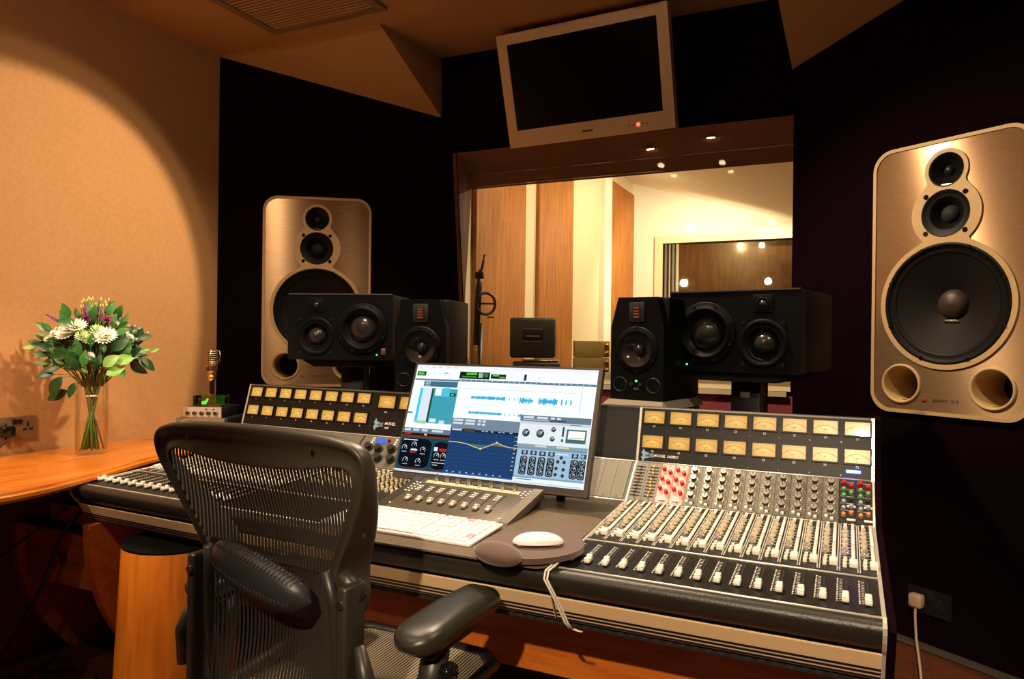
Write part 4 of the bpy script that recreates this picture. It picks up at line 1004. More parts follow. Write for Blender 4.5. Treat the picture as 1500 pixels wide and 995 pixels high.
el = [(.104*cos(2*pi*i/48), .120*sin(2*pi*i/48)) for i in range(48)]
auto(B().prism(el, 0, .012, 0, Mp).build('pad', M_pad, mpad), 50)
pts = []
for i in range(13):
    a = pi*i/12; row = []
    for j in range(25):
        p = 2*pi*j/24; row.append((.066*sin(a)*cos(p), .040*sin(a)*sin(p), .022*cos(a)))
    pts.append(row)
B().grid(pts, 0, Mp @ T(.024, -.104, .012) @ R(.12)).build('wrist_rest', M_pad, mpad)
mo = thing('computer_mouse', 'white low computer mouse on the brown mouse pad', 'mouse', (-.664, -.645, .7515), radians(-62))
def msurf(z0, z1):
    rows = []
    for i in range(15):
        v = -cos(pi*i/14); wv = .0295*max(0, 1-abs(v)**2.6)**.5*(1-.06*v); hv = z0+(z1-z0)*max(0, 1-abs(v)**2.3)**.6
        rows.append([(wv*cos(pi*j/16), v*.056, z0+(hv-z0)*sin(pi*j/16)**.6) for j in range(17)])
    return rows
B().grid(msurf(.006, .026)).build('shell', M_key, mo)
B().box(0, 0, .004, .044, .096, .007, bev=.003).build('base', mat('mouse_base_bronze', (.30, .17, .10), .35, .4), mo)
cbp = [(-.60, -.64, .742), (-.605, -.70, .735), (-.612, -.728, .727), (-.612, -.736, .712), (-.602, -.730, .69), (-.592, -.712, .655), (-.582, -.694, .615), (-.575, -.685, .60)]
b = B().tube(cbp, .0022, 8).tube([(x+.007, y-.001, z) for x, y, z in cbp], .0022, 8)
b.tube([(-.566, -.685, .60), (-.556, -.684, .598), (-.548, -.680, .596)], .002, 6)
tag(b.build('usb_cable', M_cablew), 'looped white cable hanging over the front edge of the console', 'cable')
# ================================================================ SIDE TABLE, FLOWERS, SMALL GEAR
tt = thing('side_table', 'orange wood side table with rounded front edge along the left wall', 'table', (0, 0, 0))
edge = [(-2.828, .30), (-2.828, -1.75), (-2.30, -1.75)]+[(-2.30+.155*sin(pi*i/20)**.8+(-.0)*i, -1.75+1.75*i/20*.98) for i in range(1, 20)]+[(-2.375, -.03), (-2.40, .30)]
edge = [(-2.828, .30), (-2.828, -1.75), (-2.36, -1.75), (-2.27, -1.55), (-2.20, -1.3), (-2.170, -1.1), (-2.162, -.95), (-2.164, -.85), (-2.176, -.75), (-2.205, -.65), (-2.242, -.54), (-2.284, -.43), (-2.326, -.33), (-2.360, -.22), (-2.385, -.08), (-2.40, .1), (-2.40, .30)]
bm = bmesh.new(); vs = [bm.verts.new((x, y, .720)) for x, y in edge]; f = bm.faces.new(vs)
r_ = bmesh.ops.extrude_face_region(bm, geom=[f]); bmesh.ops.translate(bm, verts=[v for v in r_['geom'] if isinstance(v, bmesh.types.BMVert)], vec=(0, 0, .030))
bmesh.ops.recalc_face_normals(bm, faces=bm.faces[:])
bmesh.ops.bevel(bm, geom=[e for e in bm.edges if abs(e.verts[0].co.z-e.verts[1].co.z) < .001], offset=.010, segments=3, affect='EDGES')
me = bpy.data.meshes.new('table_top'); bm.to_mesh(me); bm.free(); me.materials.append(M_table); auto(put('table_top', me, tt), 45)
B().cyl(.17, 0, .72, 32, 0, T(-2.50, -.98, 0)).build('column_leg', mat('leg_dark_brown', (.035, .022, .014), .5), tt)
B().box(-2.8, -.1, .36, .03, .3, .72).build('wall_leg', M_cherryz, tt)
# low wooden rack between table and console stand
rk = thing('equipment_rack', 'low cherry wood rack beneath the side table with dark top', 'rack', (0, 0, 0))
def rack_side(x, th):
    pr_ = [(.0, 0), (.0, .55), (-.595, .55)]+[(-.595+.26*(i/12)**2.2, .55-.55*i/12) for i in range(13)]
    B().prism(pr_, x, x+th, 0, EXT).build('rack_side', M_cherry, rk)
rack_side(-2.63, .03)
B().box(-2.41, -.545, .455, .38, .03, .175).build('front_board', M_cherry, rk)
B().box(-2.41, -.28, .556, .40, .58, .012).build('rack_top', M_blackm, rk)
B().box(-2.41, .0, .28, .40, .02, .54).build('rack_back', M_base, rk)
B().box(-2.41, -.22, .03, .40, .44, .06).build('plinth', M_base, rk)
B().box(-2.395, -.545, .455, .03, .006, .03, 0, T(0, -.018, 0)).build('door_catch', M_printd, rk)
un = thing('rack_unit', 'dark wood fronted unit lying on the low rack under the table', 'rack unit', (-2.36, -.36, .563))
B().box(0, 0, .035, .26, .36, .07, bev=.004).build('case', M_blackm, un)
B().box(0, -.185, .035, .25, .01, .055).build('front_board', M_cherry, un)
def cable(name, label, pts, r=.005, m=None, grp=None):
    # smooth the path (Catmull-Rom)
    Q = [Vector(p) for p in pts]; out = []
    for i in range(len(Q)-1):
        a, b_, c, d = Q[max(i-1, 0)], Q[i], Q[i+1], Q[min(i+2, len(Q)-1)]
        for k in range(6):
            t = k/6; out.append(.5*((2*b_)+(c-a)*t+(2*a-5*b_+4*c-d)*t*t+(3*b_-a-3*c+d)*t**3))
    out.append(Q[-1])
    return tag(B().tube(out, r, 8).build(name, m or M_cable), label, 'cable', grp)
cable('power_cable', 'thick black cable hanging in front of the low wooden rack', [(-2.30, -.56, .63), (-2.32, -.62, .55), (-2.36, -.64, .42), (-2.42, -.66, .30), (-2.50, -.70, .15), (-2.56, -.75, .03), (-2.5, -.9, .006)], .007)
cable('thin_cable', 'thin black cable crossing in front of the low wooden rack', [(-2.36, -.57, .63), (-2.46, -.63, .54), (-2.57, -.68, .45), (-2.66, -.72, .36), (-2.74, -.72, .30)], .004)
cable('floor_cable', 'black cable coil on the floor by the pedestal', [(-2.62, -.50, .008), (-2.45, -.42, .008), (-2.30, -.52, .008), (-2.18, -.60, .008), (-2.20, -.50, .008), (-2.32, -.44, .010), (-2.12, -.38, .008), (-2.05, -.42, .008)], .006)

VX, VY = -2.605, -.325
vs_ = thing('glass_vase', 'clear cylindrical glass vase with flower stems on the side table', 'vase', (VX, VY, .7505))
B().lathe([(.001, .002), (.050, .002), (.054, .006), (.055, .05), (.055, .293), (.0535, .296), (.052, .293), (.052, .02), (.049, .014), (.001, .013)], 40, 0).build('glass_body', M_vase, vs_)
B().lathe([(.001, .0155), (.048, .0155), (.0515, .022), (.0515, .12), (.001, .12)], 36, 0).build('water', M_water, vs_)
# bouquet: stems, leaves and blooms are single parts
bq = thing('flower_bouquet', 'mixed bouquet of white and purple flowers with green leaves', 'flowers', (VX, VY, .7505))
rf = random.Random(11)
M_leaf = [mat('leaf_'+n, c, .42, noise=.2, nscale=40) for n, c in (('deep', (.014, .065, .014)), ('mid', (.04, .15, .025)), ('light', (.20, .38, .06)), ('olive', (.14, .17, .06)))]
M_stem = [mat('stem_green', (.13, .25, .04), .5), mat('stem_brown', (.16, .12, .05), .6)]
M_petw = mat('petal_white', (.88, .88, .78), .6); M_petg = mat('petal_greenish', (.62, .72, .40), .6)
M_petp = mat('petal_magenta', (.30, .015, .16), .55); M_petv = mat('petal_violet', (.16, .06, .26), .6); M_thi = mat('thistle_grey_violet', (.34, .28, .36), .7); M_bud = mat('bud_yellow_green', (.50, .50, .12), .5)
def leaf_mesh(L, Wd, m, curl=.25, fold=.25):
    P_ = []
    for i in range(8):
        t = i/7; w_ = Wd*sin(pi*min(1, t*.97+.02))**.8*(1-.25*t); z = -curl*L*t*t
        P_.append([(-w_/2, L*t, z+fold*w_*.5), (0, L*t, z), (w_/2, L*t, z+fold*w_*.5)])
    return B().grid(P_).mesh('leaf', m)
LM = [leaf_mesh(.055, .030, M_leaf[0]), leaf_mesh(.070, .044, M_leaf[0], .35), leaf_mesh(.048, .026, M_leaf[1]), leaf_mesh(.060, .034, M_leaf[1], .15), leaf_mesh(.036, .018, M_leaf[2]), leaf_mesh(.038, .020, M_leaf[3], .1), leaf_mesh(.062, .048, M_leaf[2], .2)]
def rose(m1, m2, r):
    b = B()
    for k, (n, rr_, h, op) in enumerate(((5, 1.0, .55, .75), (5, .78, .72, .45), (5, .55, .85, .25), (4, .32, .95, .08))):
        for i in range(n):
            a = 2*pi*i/n+k*.6; G = []
            for u in range(6):
                t = u/5; row = []; th = radians(165-(165-(35+55*op))*t); fl = 1+.22*op*max(0, t-.55)/.45
                for v in range(5):
                    q = (v-2)/2; ra = r*rr_*fl*(1-.05*abs(q)); row.append((ra*sin(th)*cos(a+q*.85), ra*sin(th)*sin(a+q*.85), r*.75-ra*(-cos(th))*1.0-.10*r*q*q*t))
                G.append(row)
            b.grid(G, 0 if k else 1)
    b.lathe([(.001, -r*.15), (r*.35, 0), (r*.3, r*.2), (.001, r*.3)], 8, 1)
    return b.mesh('bloom', [m1, m2])
def mum(m, r):
    b = B()
    for k, (n, el_, ln) in enumerate(((16, .1, 1), (14, .45, .95), (12, .8, .85), (9, 1.15, .7))):
        for i in range(n):
            a = 2*pi*i/n+k*.3
            Mx = R(a) @ R(-el_, 'Y')
            b.add([(r*.1, -r*.07, 0), (r*ln*.7, -r*.11, r*.04), (r*ln, 0, r*.12), (r*ln*.7, r*.11, r*.04), (r*.1, r*.07, 0)], [(0, 1, 2, 3, 4)], 0, Mx)
    return b.mesh('bloom', [m])
def thistle(r):
    b = B().lathe([(.0005, -r*.6), (r*.4, -r*.3), (r*.45, .1*r), (r*.25, r*.6), (.0005, r*.75)], 10, 0)
    for i in range(9):
        a = 2*pi*i/9; b.add([(r*.3*cos(a-.2), r*.3*sin(a-.2), -r*.3), (r*1.3*cos(a), r*1.3*sin(a), r*.2), (r*.3*cos(a+.2), r*.3*sin(a+.2), -r*.3), (r*.25*cos(a), r*.25*sin(a), -r*.15)], [(0, 1, 3), (3, 1, 2)], 1)
    return b.mesh('thistle_head', [M_thi, M_leaf[3]])
def spike(m, L):
    b = B()
    for i in range(26):
        t = i/25; a = i*2.4; r = .009*(1-t*.75)
        b.lathe([(.0003, -.004), (.0035*(1.1-t*.6), 0), (.0003, .005)], 6, 0, T(r*cos(a), r*sin(a), L*t))
    return b.tube([(0, 0, -.01), (0, 0, L)], .003, 5, 0).mesh('flower_spike', [m])
def buds():
    b = B()
    b.lathe([(.0003, -.008), (.004, -.003), (.0045, .004), (.0003, .013)], 8, 0)
    return b.mesh('bud', [M_bud])
MUM_G, MUM_S = mum(M_petg, .028), mum(M_petw, .018)
ROSE_W, ROSE_G, ROSE_P, MUM_W, THI, SPV, SPP, BUD = rose(M_petw, M_petg, .033), rose(M_petg, M_petw, .030), mum(M_petp, .022), mum(M_petw, .037), thistle(.012), spike(M_petv, .07), spike(M_petp, .06), buds()
def aim(p, d, roll=0, s=1):
    d = Vector(d).normalized(); q = d.to_track_quat('Z', 'Y').to_matrix().to_4x4()
    return T(*p) @ q @ R(roll) @ Matrix.Scale(s, 4)
# bouquet frame: rr = towards the right in the photograph (along the wall and out), uu = up, tow = into the room
rr_ = Vector((.62, .78, 0)); tow = Vector((.78, -.62, 0)); uu = Vector((0, 0, 1))
ORG = Vector((0, 0, .27))
def twig(p):
    q = ORG+(p-ORG)*.17; q.z = ORG.z-.02; m_ = q.lerp(p, .55)+uu*.02
    B().tube([q, m_, p], [.0018, .0014, .001], 5).build('twig', M_stem[rf.random() < .4], bq)
def spot_(a, h, dpt): return ORG+rr_*a*.88+tow*dpt*1.1+uu*h
blooms = [(MUM_W, -.07, .190, .09), (MUM_W, -.045, .200, .10), (MUM_W, .060, .170, .125), (MUM_W, .045, .160, .13), (MUM_G, .025, .185, .115), (MUM_W, -.09, .170, .09), (ROSE_P, -.02, .225, .06), (ROSE_P, .055, .225, .07), (ROSE_P, -.04, .230, .03), (ROSE_P, .015, .24, .03),
          (MUM_S, .105, .205, .05), (MUM_S, .09, .215, .03), (MUM_S, -.13, .175, .06), (MUM_S, -.115, .19, .05), (MUM_S, -.15, .155, .05), (MUM_G, -.025, .165, .12), (MUM_S, .12, .185, .06), (MUM_S, .14, .165, .05), (MUM_S, .0, .095, .13), (MUM_G, .0, .155, .125)]
for m, a, h, dpt in blooms:
    p = spot_(a, h, dpt); put('bloom', m, bq, aim(p, (p-ORG)+uu*.05+tow*.06, rf.uniform(0, 6), rf.uniform(.9, 1.1)))
for m, a, h, dpt, dr in ((SPV, -.11, .215, .02, (-.5, .3)), (SPP, .05, .255, .03, (.25, 1)), (SPP, -.02, .24, .07, (-.1, 1)), (SPV, .02, .25, .0, (.1, 1))):
    put('flower_spike', m, bq, aim(spot_(a, h, dpt), rr_*dr[0]+uu*dr[1], 0, .8)); twig(spot_(a, h, dpt))
for a, h, dpt in ((.10, .232, .03), (.125, .222, .04), (.135, .205, .04), (.155, .205, .0), (.155, .185, .04), (.175, .195, .02), (.185, .170, .03), (.20, .16, .0), (.205, .18, .01), (-.165, .17, .03), (.165, .155, .05)):
    put('thistle_head', THI, bq, aim(spot_(a, h, dpt), rr_*a*3+uu*.8, rf.uniform(0, 3))); twig(spot_(a, h, dpt))
for i in range(26):
    a = rf.uniform(-.05, .06); p = spot_(a, rf.uniform(.265, .305), rf.uniform(-.02, .06)); put('bud', BUD, bq, aim(p, uu+rr_*a*3, 0, rf.uniform(.7, 1.1))); twig(p)
def leaf(me, p, d, nrm):
    d = Vector(d).normalized(); n = Vector(nrm); x = d.cross(n).normalized(); n = x.cross(d)
    put('leaf', me, bq, Matrix(((x.x, d.x, n.x, p[0]), (x.y, d.y, n.y, p[1]), (x.z, d.z, n.z, p[2]), (0, 0, 0, 1))))
special = [(1, .09, .10, .10, (.5, .9), .2), (1, .075, .115, .11, (.7, .6), .3), (6, .05, .06, .13, (.6, .55), .5), (6, .09, .075, .12, (1, .3), .4), (6, .06, .03, .13, (.7, .35), .7), (3, -.035, .10, .13, (-.2, 1), .1), (3, -.02, .06, .14, (.1, 1), .1), (2, .005, .13, .14, (.1, 1), .0), (0, -.13, .03, .06, (-.9, -.1), .5), (1, -.10, .02, .08, (-.5, -.7), .4), (1, -.085, -.03, .05, (-.95, -.45), .2), (0, -.055, .0, .09, (-.3, -.9), .3),
           (2, -.15, .095, .05, (-1, .3), .3), (5, -.175, .15, .03, (-.5, .8), .1), (5, -.155, .17, .05, (-.9, .2), .3), (4, -.20, .125, .04, (-1, .05), .4), (5, -.16, .07, .06, (-1, .1), .5), (4, .175, .115, .03, (1, .2), .3), (5, .19, .09, .03, (.5, -.8), .2), (4, .215, .11, .02, (.9, .35), .2), (2, .0, .155, .12, (.2, 1), .1), (0, .02, .05, .12, (.3, 1), .0), (0, -.045, .045, .12, (-.3, 1), .1), (0, .06, .06, .09, (.8, .4), .2)]
for k_, a, h, dpt, dr, dn in special:
    p = spot_(a, h, dpt); leaf(LM[k_], p, rr_*dr[0]+uu*dr[1]+tow*rf.uniform(0, .3), tow+uu*dn); twig(p)
for i in range(235):
    th = rf.uniform(-1.25, 1.25); rad = rf.uniform(.06, .19); a = rad*sin(th)*1.05; h = .055+rad*cos(th)*.85+rf.uniform(-.05, .02); dpt = rf.uniform(-.07, .13)*(1-abs(a)/.26)
    p = spot_(a, h, dpt); d = rr_*(a*4+rf.uniform(-.4, .4))+uu*rf.uniform(-.3, .9)+tow*rf.uniform(-.2, .6)
    leaf(rf.choice([LM[0], LM[0], LM[2], LM[3], LM[5], LM[1], LM[4]]), p, d, tow+uu*rf.uniform(-.2, .8)+rr_*rf.uniform(-.5, .5))
for i in range(26):
    a = rf.uniform(-.10, .12); p = spot_(a, rf.uniform(.19, .245), rf.uniform(-.04, .09)); leaf(rf.choice([LM[2], LM[4], LM[5], LM[3]]), p, uu+rr_*a*5+tow*rf.uniform(-.2, .5), tow+uu*rf.uniform(0, .5))
for i in range(34):
    a0 = rf.uniform(0, 6.28); rb = rf.uniform(.01, .046); p0 = Vector((rb*cos(a0), rb*sin(a0), .016)); a1 = a0+pi+rf.uniform(-.7, .7)
    p1 = Vector((.018*cos(a1), .018*sin(a1), .215)); th = rf.uniform(-1.1, 1.1); top = spot_(.16*sin(th), .05+.13*cos(th), rf.uniform(-.02, .08))
    p2 = Vector((.040*cos(a1), .040*sin(a1), .29))*.6+Vector((top.x*.25, top.y*.25, .29))*.4; p2.z = .29
    B().tube([p0, p0.lerp(p1, .5)+Vector((0, 0, .01)), p1, p2, top], rf.uniform(.0018, .003), 6).build('stem', M_stem[0] if rf.random() < .75 else M_stem[1], bq)
B().lathe([(.019+.002*cos(2*pi*k/6), .215+.004*sin(2*pi*k/6)) for k in range(7)], 20, 0).build('string_tie', M_print, bq)

# sockets and plugs
so = thing('power_socket', 'brass double wall socket on the beige wall beside the flowers', 'socket', (XL, -.465, .845))
WALLX = Matrix(((0, 0, 1, 0), (1, 0, 0, 0), (0, 1, 0, 0), (0, 0, 0, 1)))
B().prism(rrect(-.073, -.043, .073, .043, .004, 3), 0, .006, 0, WALLX).build('face_plate', M_brass, so)
for x in (-.036, .042):
    for bx in ((x, .012, .007, .018), (x-.011, -.006, .014, .008), (x+.011, -.006, .014, .008)): B().box(bx[0], bx[1], .0066, bx[2], bx[3], .001, 0, WALLX).build('pin_slot', M_blackm, so)
    B().box(x-.030 if x > 0 else x+.03, .024, .008, .014, .018, .005, 0, WALLX, bev=.001).build('switch', M_blackg, so)
pg = thing('power_plug', 'black plug pushed into the brass wall socket', 'plug', (XL+.0065, -.505, .838))
B().box(.018, 0, 0, .034, .046, .042, bev=.009).build('plug_body', M_blackg, pg)
B().tube([(.02, -.005, -.02), (.022, -.01, -.035), (.02, -.03, -.052), (.012, -.07, -.06), (.01, -.15, -.05)], .004, 8).build('plug_cord', M_cable, pg)
so2 = thing('power_socket', 'black wall socket low on the dark right wall', 'socket', (.205, .738, .318), radians(-34.07))
B().prism(rrect(-.073, -.043, .073, .043, .004, 3), 0, .006, 0, FACE(0, 0)).build('face_plate', M_black, so2)
for bx in ((.036, .012, .007, .018), (.025, -.006, .014, .008), (.047, -.006, .014, .008)): B().box(bx[0], -.0066, bx[1], bx[2], .001, bx[3]).build('pin_slot', M_blackm, so2)
pg2 = thing('power_plug', 'cream plug in the black socket on the right wall', 'plug', (.178, .750, .320), radians(-34.07))
cpl = mat('plug_cream', (.50, .36, .22), .45)
B().box(0, -.026, 0, .046, .034, .048, bev=.010).build('plug_body', cpl, pg2)
B().tube([(0, -.03, -.022), (0, -.032, -.05), (.012, -.045, -.12), (.04, -.07, -.20), (.06, -.09, -.27), (.07, -.10, -.312)], .0045, 8).build('plug_cord', cpl, pg2)

# small stack of gear with the vintage microphone
gl = 22
g1 = thing('preamp_unit', 'grey half-width audio unit with green display, bottom of small stack', 'audio unit', (-2.452, .052, .7505), radians(gl))
B().box(.01, .07, .055, .205, .19, .108, bev=.003).build('case', M_panelk, g1)
B().box(0, -.027, .055, .200, .004, .108).build('front_panel', mat('front_grey', (.30, .27, .20), .4, .3), g1)
B().box(-.01, -.030, .084, .145, .003, .022).build('green_display', emis('display_green', (.55, .95, .10), .9), g1)
for i in range(3): B().cyl(.009, 0, .014, 14, 0, FACE(-.05+i*.05, .035, -.029)).build('knob', M_knobblk, g1)
g2 = thing('headphone_unit', 'small silver audio unit with five black knobs in the stack', 'audio unit', (-2.448, .054, .8605), radians(gl))
B().box(0, .065, .0205, .158, .17, .040, bev=.002).build('case', M_panelk, g2)
B().box(0, -.022, .0215, .158, .004, .042).build('front_panel', M_silver, g2)
for i in range(5): k_ = B().cyl(.0075, 0, .012, 14, 0, FACE(-.058+i*.029, .018, -.024)).build('knob', M_knobblk, g2)
for x in (.018, .048): B().cyl(.003, 0, .004, 10, 0, FACE(x, .034, -.024)).build('small_button', M_blackg, g2)
g3 = thing('acrylic_award_base', 'clear acrylic block with green glow under the golden microphone', 'display block', (-2.436, .062, .904), radians(gl))
B().box(0, .02, .0225, .118, .075, .044, bev=.002).build('block', M_acryl, g3)
B().add([(-.030, .0, .008), (-.012, .0, .008), (.0, .0, .030), (-.006, .0, .034), (-.016, .0, .022), (-.028, .0, .020)], [(0, 1, 2, 3, 4, 5)]).build('green_mark', emis('glow_green', (.1, .9, .06), 1.6), g3)
mc = thing('vintage_microphone', 'golden vintage ribbed microphone standing on the acrylic block', 'microphone', (-2.430, .072, .9495), radians(gl))
B().cyl(.013, 0, .006, 20, 0).build('foot', M_goldmic, mc)
B().cyl(.0105, .006, .060, 20, 0).build('handle', M_blackg, mc)
B().lathe([(.010, .058), (.016, .066), (.017, .078), (.012, .084), (.013, .090)], 20, 0).build('swivel', M_goldmic, mc)
b = B()
def sq(r, z): return [(r*(abs(cos(a))**.75)*(1 if cos(a) > 0 else -1), r*.82*(abs(sin(a))**.75)*(1 if sin(a) > 0 else -1), z) for a in [2*pi*i/20 for i in range(21)]]
b.grid([sq(.004, .091), sq(.018, .093), sq(.019, .100), sq(.0205, .120)]); b.build('lower_shell', M_goldmic, mc)
B().grid([sq(.0170, .118), sq(.0195, .150), sq(.0190, .172), sq(.014, .185), sq(.002, .189)]).build('inner_grille', M_blackm, mc)
for i in range(8):
    z = .124+i*.0080; r = .0222 if z < .165 else .0222-.004*((z-.165)/.02)**1.5
    B().tube([(p[0], p[1], z) for p in sq(r, z)], .0018, 6).build('rib', M_goldmic, mc)
for i in range(8): B().box(-.017+i*.0048, -.0158, .108, .0018, .003, .018).build('lower_slot', M_blackm, mc)
B().tube([(0, -.0195, .118), (0, -.0198, .150), (0, -.0165, .176), (0, -.006, .190), (0, .008, .189)], .0028, 8).build('centre_spine', M_goldmic, mc)
B().tube([(.004, .012, .188), (.026, .010, .182), (.030, .006, .160), (.029, .004, .135)], .0012, 6).build('wire_loop', M_goldmic, mc)

# ================================================================ OFFICE CHAIR
ch = thing('office_chair', 'black mesh office chair with graphite frame in front of the console', 'chair', (-1.041, -1.10, 0), radians(-3))
# frame stations from the waist up, right half: inner (x,y,z), outer rear (x,y,z), outer front y
ST = [((.150, .035, .785), (.163, .050, .772), .135), ((.185, .024, .84), (.205, .040, .835), .105), ((.212, .014, .90), (.241, .026, .90), .068), ((.232, .006, .945), (.266, .010, .955), .032), ((.233, .002, .966), (.270, .002, .993), .022), ((.214, .0, .978), (.255, -.002, 1.018), .018),
      ((.165, .0, .971), (.205, -.004, 1.030), .016), ((.10, .0, .960), (.12, -.006, 1.035), .016), ((.0, .0, .957), (.0, -.006, 1.037), .016)]
def ring(i, o, yf):
    i, o = Vector(i), Vector(o); d = (o-i)
    tb = i+d*.5
    # rear face with a raised outer bead and a recessed band
    return [i+Vector((0, -.004, 0)), i+d*.22+Vector((0, .003, 0)), i+d*.62+Vector((0, .002, 0)), i+d*.76+Vector((0, -.010, 0)), i+d*.93+Vector((0, -.012, 0)), o+Vector((0, .0, 0)),
            Vector((o.x, yf, o.z)), i+d*.75+Vector((0, yf-i.y+.004, 0))*1, i+Vector((0, .012, 0))]
rows = []
STF = [((.172, .055, .690), (.196, .062, .688), .095), ((.160, .046, .735), (.186, .058, .728), .118)]+ST
for sgn in (-1, 1):
    seq = STF if sgn < 0 else STF[-2::-1]
    for i, o, yf in seq:
        r_ = ring((sgn*i[0], i[1], i[2]), (sgn*o[0], o[1], o[2]), yf); rows.append([tuple(v) for v in r_]+[tuple(r_[0])])
bf = B().grid(rows).add([rows[0][k] for k in range(9)], [tuple(range(9))]).add([rows[-1][k] for k in range(9)], [tuple(range(8, -1, -1))]).build('back_frame', M_chair, ch)
bm = bmesh.new(); bm.from_mesh(bf.data); bmesh.ops.remove_doubles(bm, verts=bm.verts[:], dist=.00005); bmesh.ops.recalc_face_normals(bm, faces=bm.faces[:]); bm.to_mesh(bf.data); bm.free()
md = bf.modifiers.new('smooth', 'SUBSURF'); md.levels = md.render_levels = 2
for x, z, y in ((-.155, 1.004, -.012), (.155, 1.004, -.012), (-.222, .905, .0), (.24, .86, .03)): B().cyl(.004, 0, .003, 10, 0, FACE(x, z, y)).build('screw', M_blackm, ch)
# upper suspension: dark ribbons with gaps, bowed towards the sitter
def inner_x(z):
    zs = [(s_[0][2], s_[0][0]) for s_ in ST[:5]]
    for (z0, x0), (z1, x1) in zip(zs[:-1], zs[1:]):
        if z0 <= z <= z1: return x0+(x1-x0)*(z-z0)/(z1-z0)
    return zs[0][1] if z < zs[0][0] else zs[-1][1]
def ztop(x): return .957+.021*min(1, abs(x)/.21)**2 if abs(x) < .225 else .966
def ybow(x, z):
    hx = inner_x(z); y0 = .035-.035*min(1, max(0, (z-.785)/.18))
    return y0+.006+.022*(1-min(1, abs(x)/hx)**2)*(1-abs(z-.87)/.16)
b = B(); n = 54; pitch = .47/n
for k in range(n):
    x = -.235+pitch*(k+.5)
    zb = .775
    while zb < .95 and inner_x(zb) < abs(x)-.001: zb += .001
    if zb > ztop(x)-.01: continue
    zz = [ztop(x)+.004-i*(ztop(x)+.004-zb)/24 for i in range(25)]
    G = [[(x-pitch*.38, ybow(x, z), z), (x+pitch*.38, ybow(x, z), z)] for z in zz]
    b.grid(G)
o = b.build('upper_mesh', M_thread, ch); o['kind'] = 'stuff'
# lower frame and mesh
LF = [(-.150, .035, .785), (-.162, .045, .72), (-.165, .050, .62), (-.158, .060, .52), (-.13, .085, .462), (0, .095, .452), (.13, .085, .462), (.158, .060, .52), (.165, .050, .62), (.162, .045, .72), (.150, .035, .785)]
B().tube(LF, [.011]*11, 10).build('lower_frame', M_chaird, ch)
b = B()
for k in range(37):
    x = -.157+.314*(k+.5)/37
    G = [[(x-.0033, .045+.04*(1-(x/.16)**2)*sin(pi*i/14)+.0, .80-.33*i/14), (x+.0033, .045+.04*(1-(x/.16)**2)*sin(pi*i/14), .80-.33*i/14)] for i in range(15)]
    b.grid(G)
o = b.build('lower_mesh', M_thread, ch); o['kind'] = 'stuff'
# uprights that carry back and arms
for sx in (-1, 1):
    B().box(sx*.193, .052, .62, .024, .055, .29, bev=.007).build('upright', M_chaird, ch)
    B().cyl(.0075, 0, .004, 12, 0, FACE(sx*.193, .735, .0245)).build('pivot_bolt', M_metal, ch)
    B().tube([(sx*.163, .055, .775), (sx*.185, .065, .755), (sx*.197, .07, .73)], [.018, .018, .014], 10).build('back_link', M_chaird, ch)
# lumbar pad
G = []
for i in range(15):
    u = -1+2*i/14; row = []
    for j in range(13):
        a = 2*pi*j/12; k_ = (1-abs(u)**4)**.5 if abs(u) < 1 else 0
        row.append((.128*u, -.006+.014*u*u*0+.026*sin(a)*k_-.010*(1-u*u), .040*cos(a)*k_*(1-.12*abs(u))))
    G.append(row)
lp = B().grid(G).build('lumbar_pad', mat('pad_dark_blue_grey', (.020, .022, .024), .38, bump=.2, bscale=500), ch, T(.02, .012, .765) @ R(radians(13), 'Y'))
def on_pad(u, a, lift): k_ = sqrt(1-u**4); return (.128*u, -.006-.010*(1-u*u)+(.026+lift)*sin(a)*k_, (.040+lift)*cos(a)*k_*(1-.12*abs(u)))
for i in range(26):
    u = -.80+i*.062; B().tube([on_pad(u+.03*q, radians(-105-20*q), .0002) for q in range(4)], .0008, 6).build('pad_rib', lp.data.materials[0], lp)
for i in range(24):
    u = -.80+i*.066; B().tube([on_pad(u+.022*q, radians(-48+22*q), .0002) for q in range(4)], .0008, 6).build('lacing', lp.data.materials[0], lp)
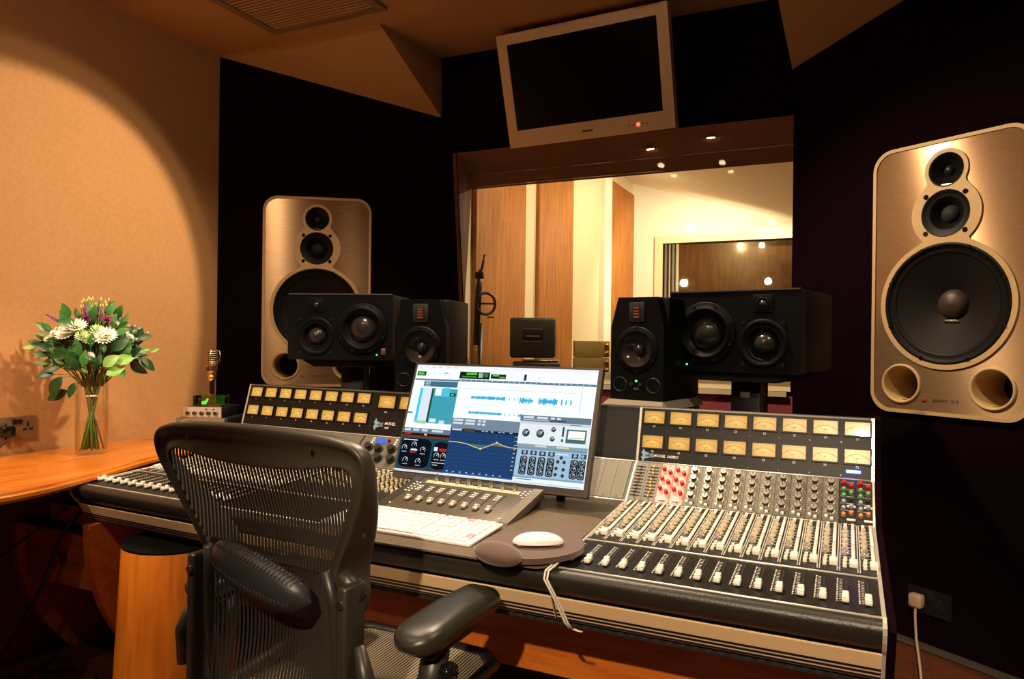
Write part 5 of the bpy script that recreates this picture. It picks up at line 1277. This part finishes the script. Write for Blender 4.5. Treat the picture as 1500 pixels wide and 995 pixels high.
# arms
def arm(sx):
    L_ = .300; G = []
    for i in range(17):
        t = (1-cos(pi*i/16))/2; y = .075+L_*t
        e = sqrt(1-((.17-t)/.17)**2) if t < .17 else (sqrt(max(0, 1-((t-.90)/.10)**2)) if t > .90 else 1)
        wd = (.049-.005*t)*max(.03, e); th = .025*max(.05, e)
        row = [(wd*(abs(cos(a))**.62)*(1 if cos(a) > 0 else -1), y, th*(abs(sin(a))**.72)*(1 if sin(a) > 0 else -1)+.006*sin(pi*t)) for a in [2*pi*j/20 for j in range(21)]]
        G.append(row)
    o = B().grid(G).build('arm_pad', M_armpad, ch, T(sx*.275+.022, .0, .663) @ R(radians(2)))
    B().box(0, .20, -.030, .055, .16, .014, bev=.006).build('pad_plate', M_chaird, o)
    p = B().tube([(sx*.275+.02, .17, .634), (sx*.272+.02, .16, .57), (sx*.25, .13, .48), (sx*.215, .10, .42)], [.026, .028, .026, .024], 14).build('arm_post', M_chaird, ch)
    B().lathe([(.0005, -.012), (.018, -.010), (.020, 0), (.018, .010), (.0005, .012)], 16, 0, T(sx*.315+.02, .15, .60) @ R(pi/2, 'Y')).build('height_knob', M_blackg, ch)
    B().tube([(sx*.215, .05, .66), (sx*.235, .045, .60), (sx*.243, .05, .53)], [.010, .017, .012], 10).build('tilt_lever', M_chaird, ch)
arm(-1); arm(1)
# seat
SE = [(-.16, .10, .448), (-.225, .16, .452), (-.245, .34, .458), (-.23, .50, .452), (-.17, .565, .436), (0, .580, .430), (.17, .565, .436), (.23, .50, .452), (.245, .34, .458), (.225, .16, .452), (.16, .10, .448), (0, .085, .446), (-.16, .10, .448)]
B().tube(SE, .016, 10).build('seat_frame', M_chaird, ch)
b = B()
for k in range(58):
    x = -.235+.47*(k+.5)/58; yl = .575-.09*max(0, (abs(x)-.15)/.09)**1.5; ys = .10+.06*max(0, (abs(x)-.13)/.11)
    G = [[(x-.0026, ys+(yl-ys)*i/12, .452-.022*sin(pi*i/12)-.012*(i/12)**4), (x+.0026, ys+(yl-ys)*i/12, .452-.022*sin(pi*i/12)-.012*(i/12)**4)] for i in range(13)]
    b.grid(G)
o = b.build('seat_mesh', M_seat, ch); o['kind'] = 'stuff'
B().box(0, .30, .395, .16, .30, .06, bev=.015).build('tilt_mechanism', M_chaird, ch)
for sx in (-1, 1): B().tube([(sx*.05, .25, .40), (sx*.18, .18, .41), (sx*.21, .10, .43), (sx*.195, .065, .49)], .018, 8).build('side_bracket', M_chaird, ch)
B().cyl(.028, .09, .38, 20, 0, T(0, .30, 0)).build('gas_column', M_black, ch)
B().cyl(.045, .07, .12, 20, 0, T(0, .30, 0)).build('base_hub', M_chaird, ch)
for i in range(5):
    a = 2*pi*i/5+.3; d = Vector((cos(a), sin(a), 0))
    B().tube([Vector((0, .30, .10))+d*.03, Vector((0, .30, .085))+d*.17, Vector((0, .30, .072))+d*.31], [.024, .020, .015], 10).build('base_leg', M_chaird, ch)
    B().cyl(.028, -.012, .012, 18, 0, T(*(Vector((0, .30, .0285))+d*.31)) @ R(a) @ R(pi/2, 'X')).build('caster', M_blackm, ch)
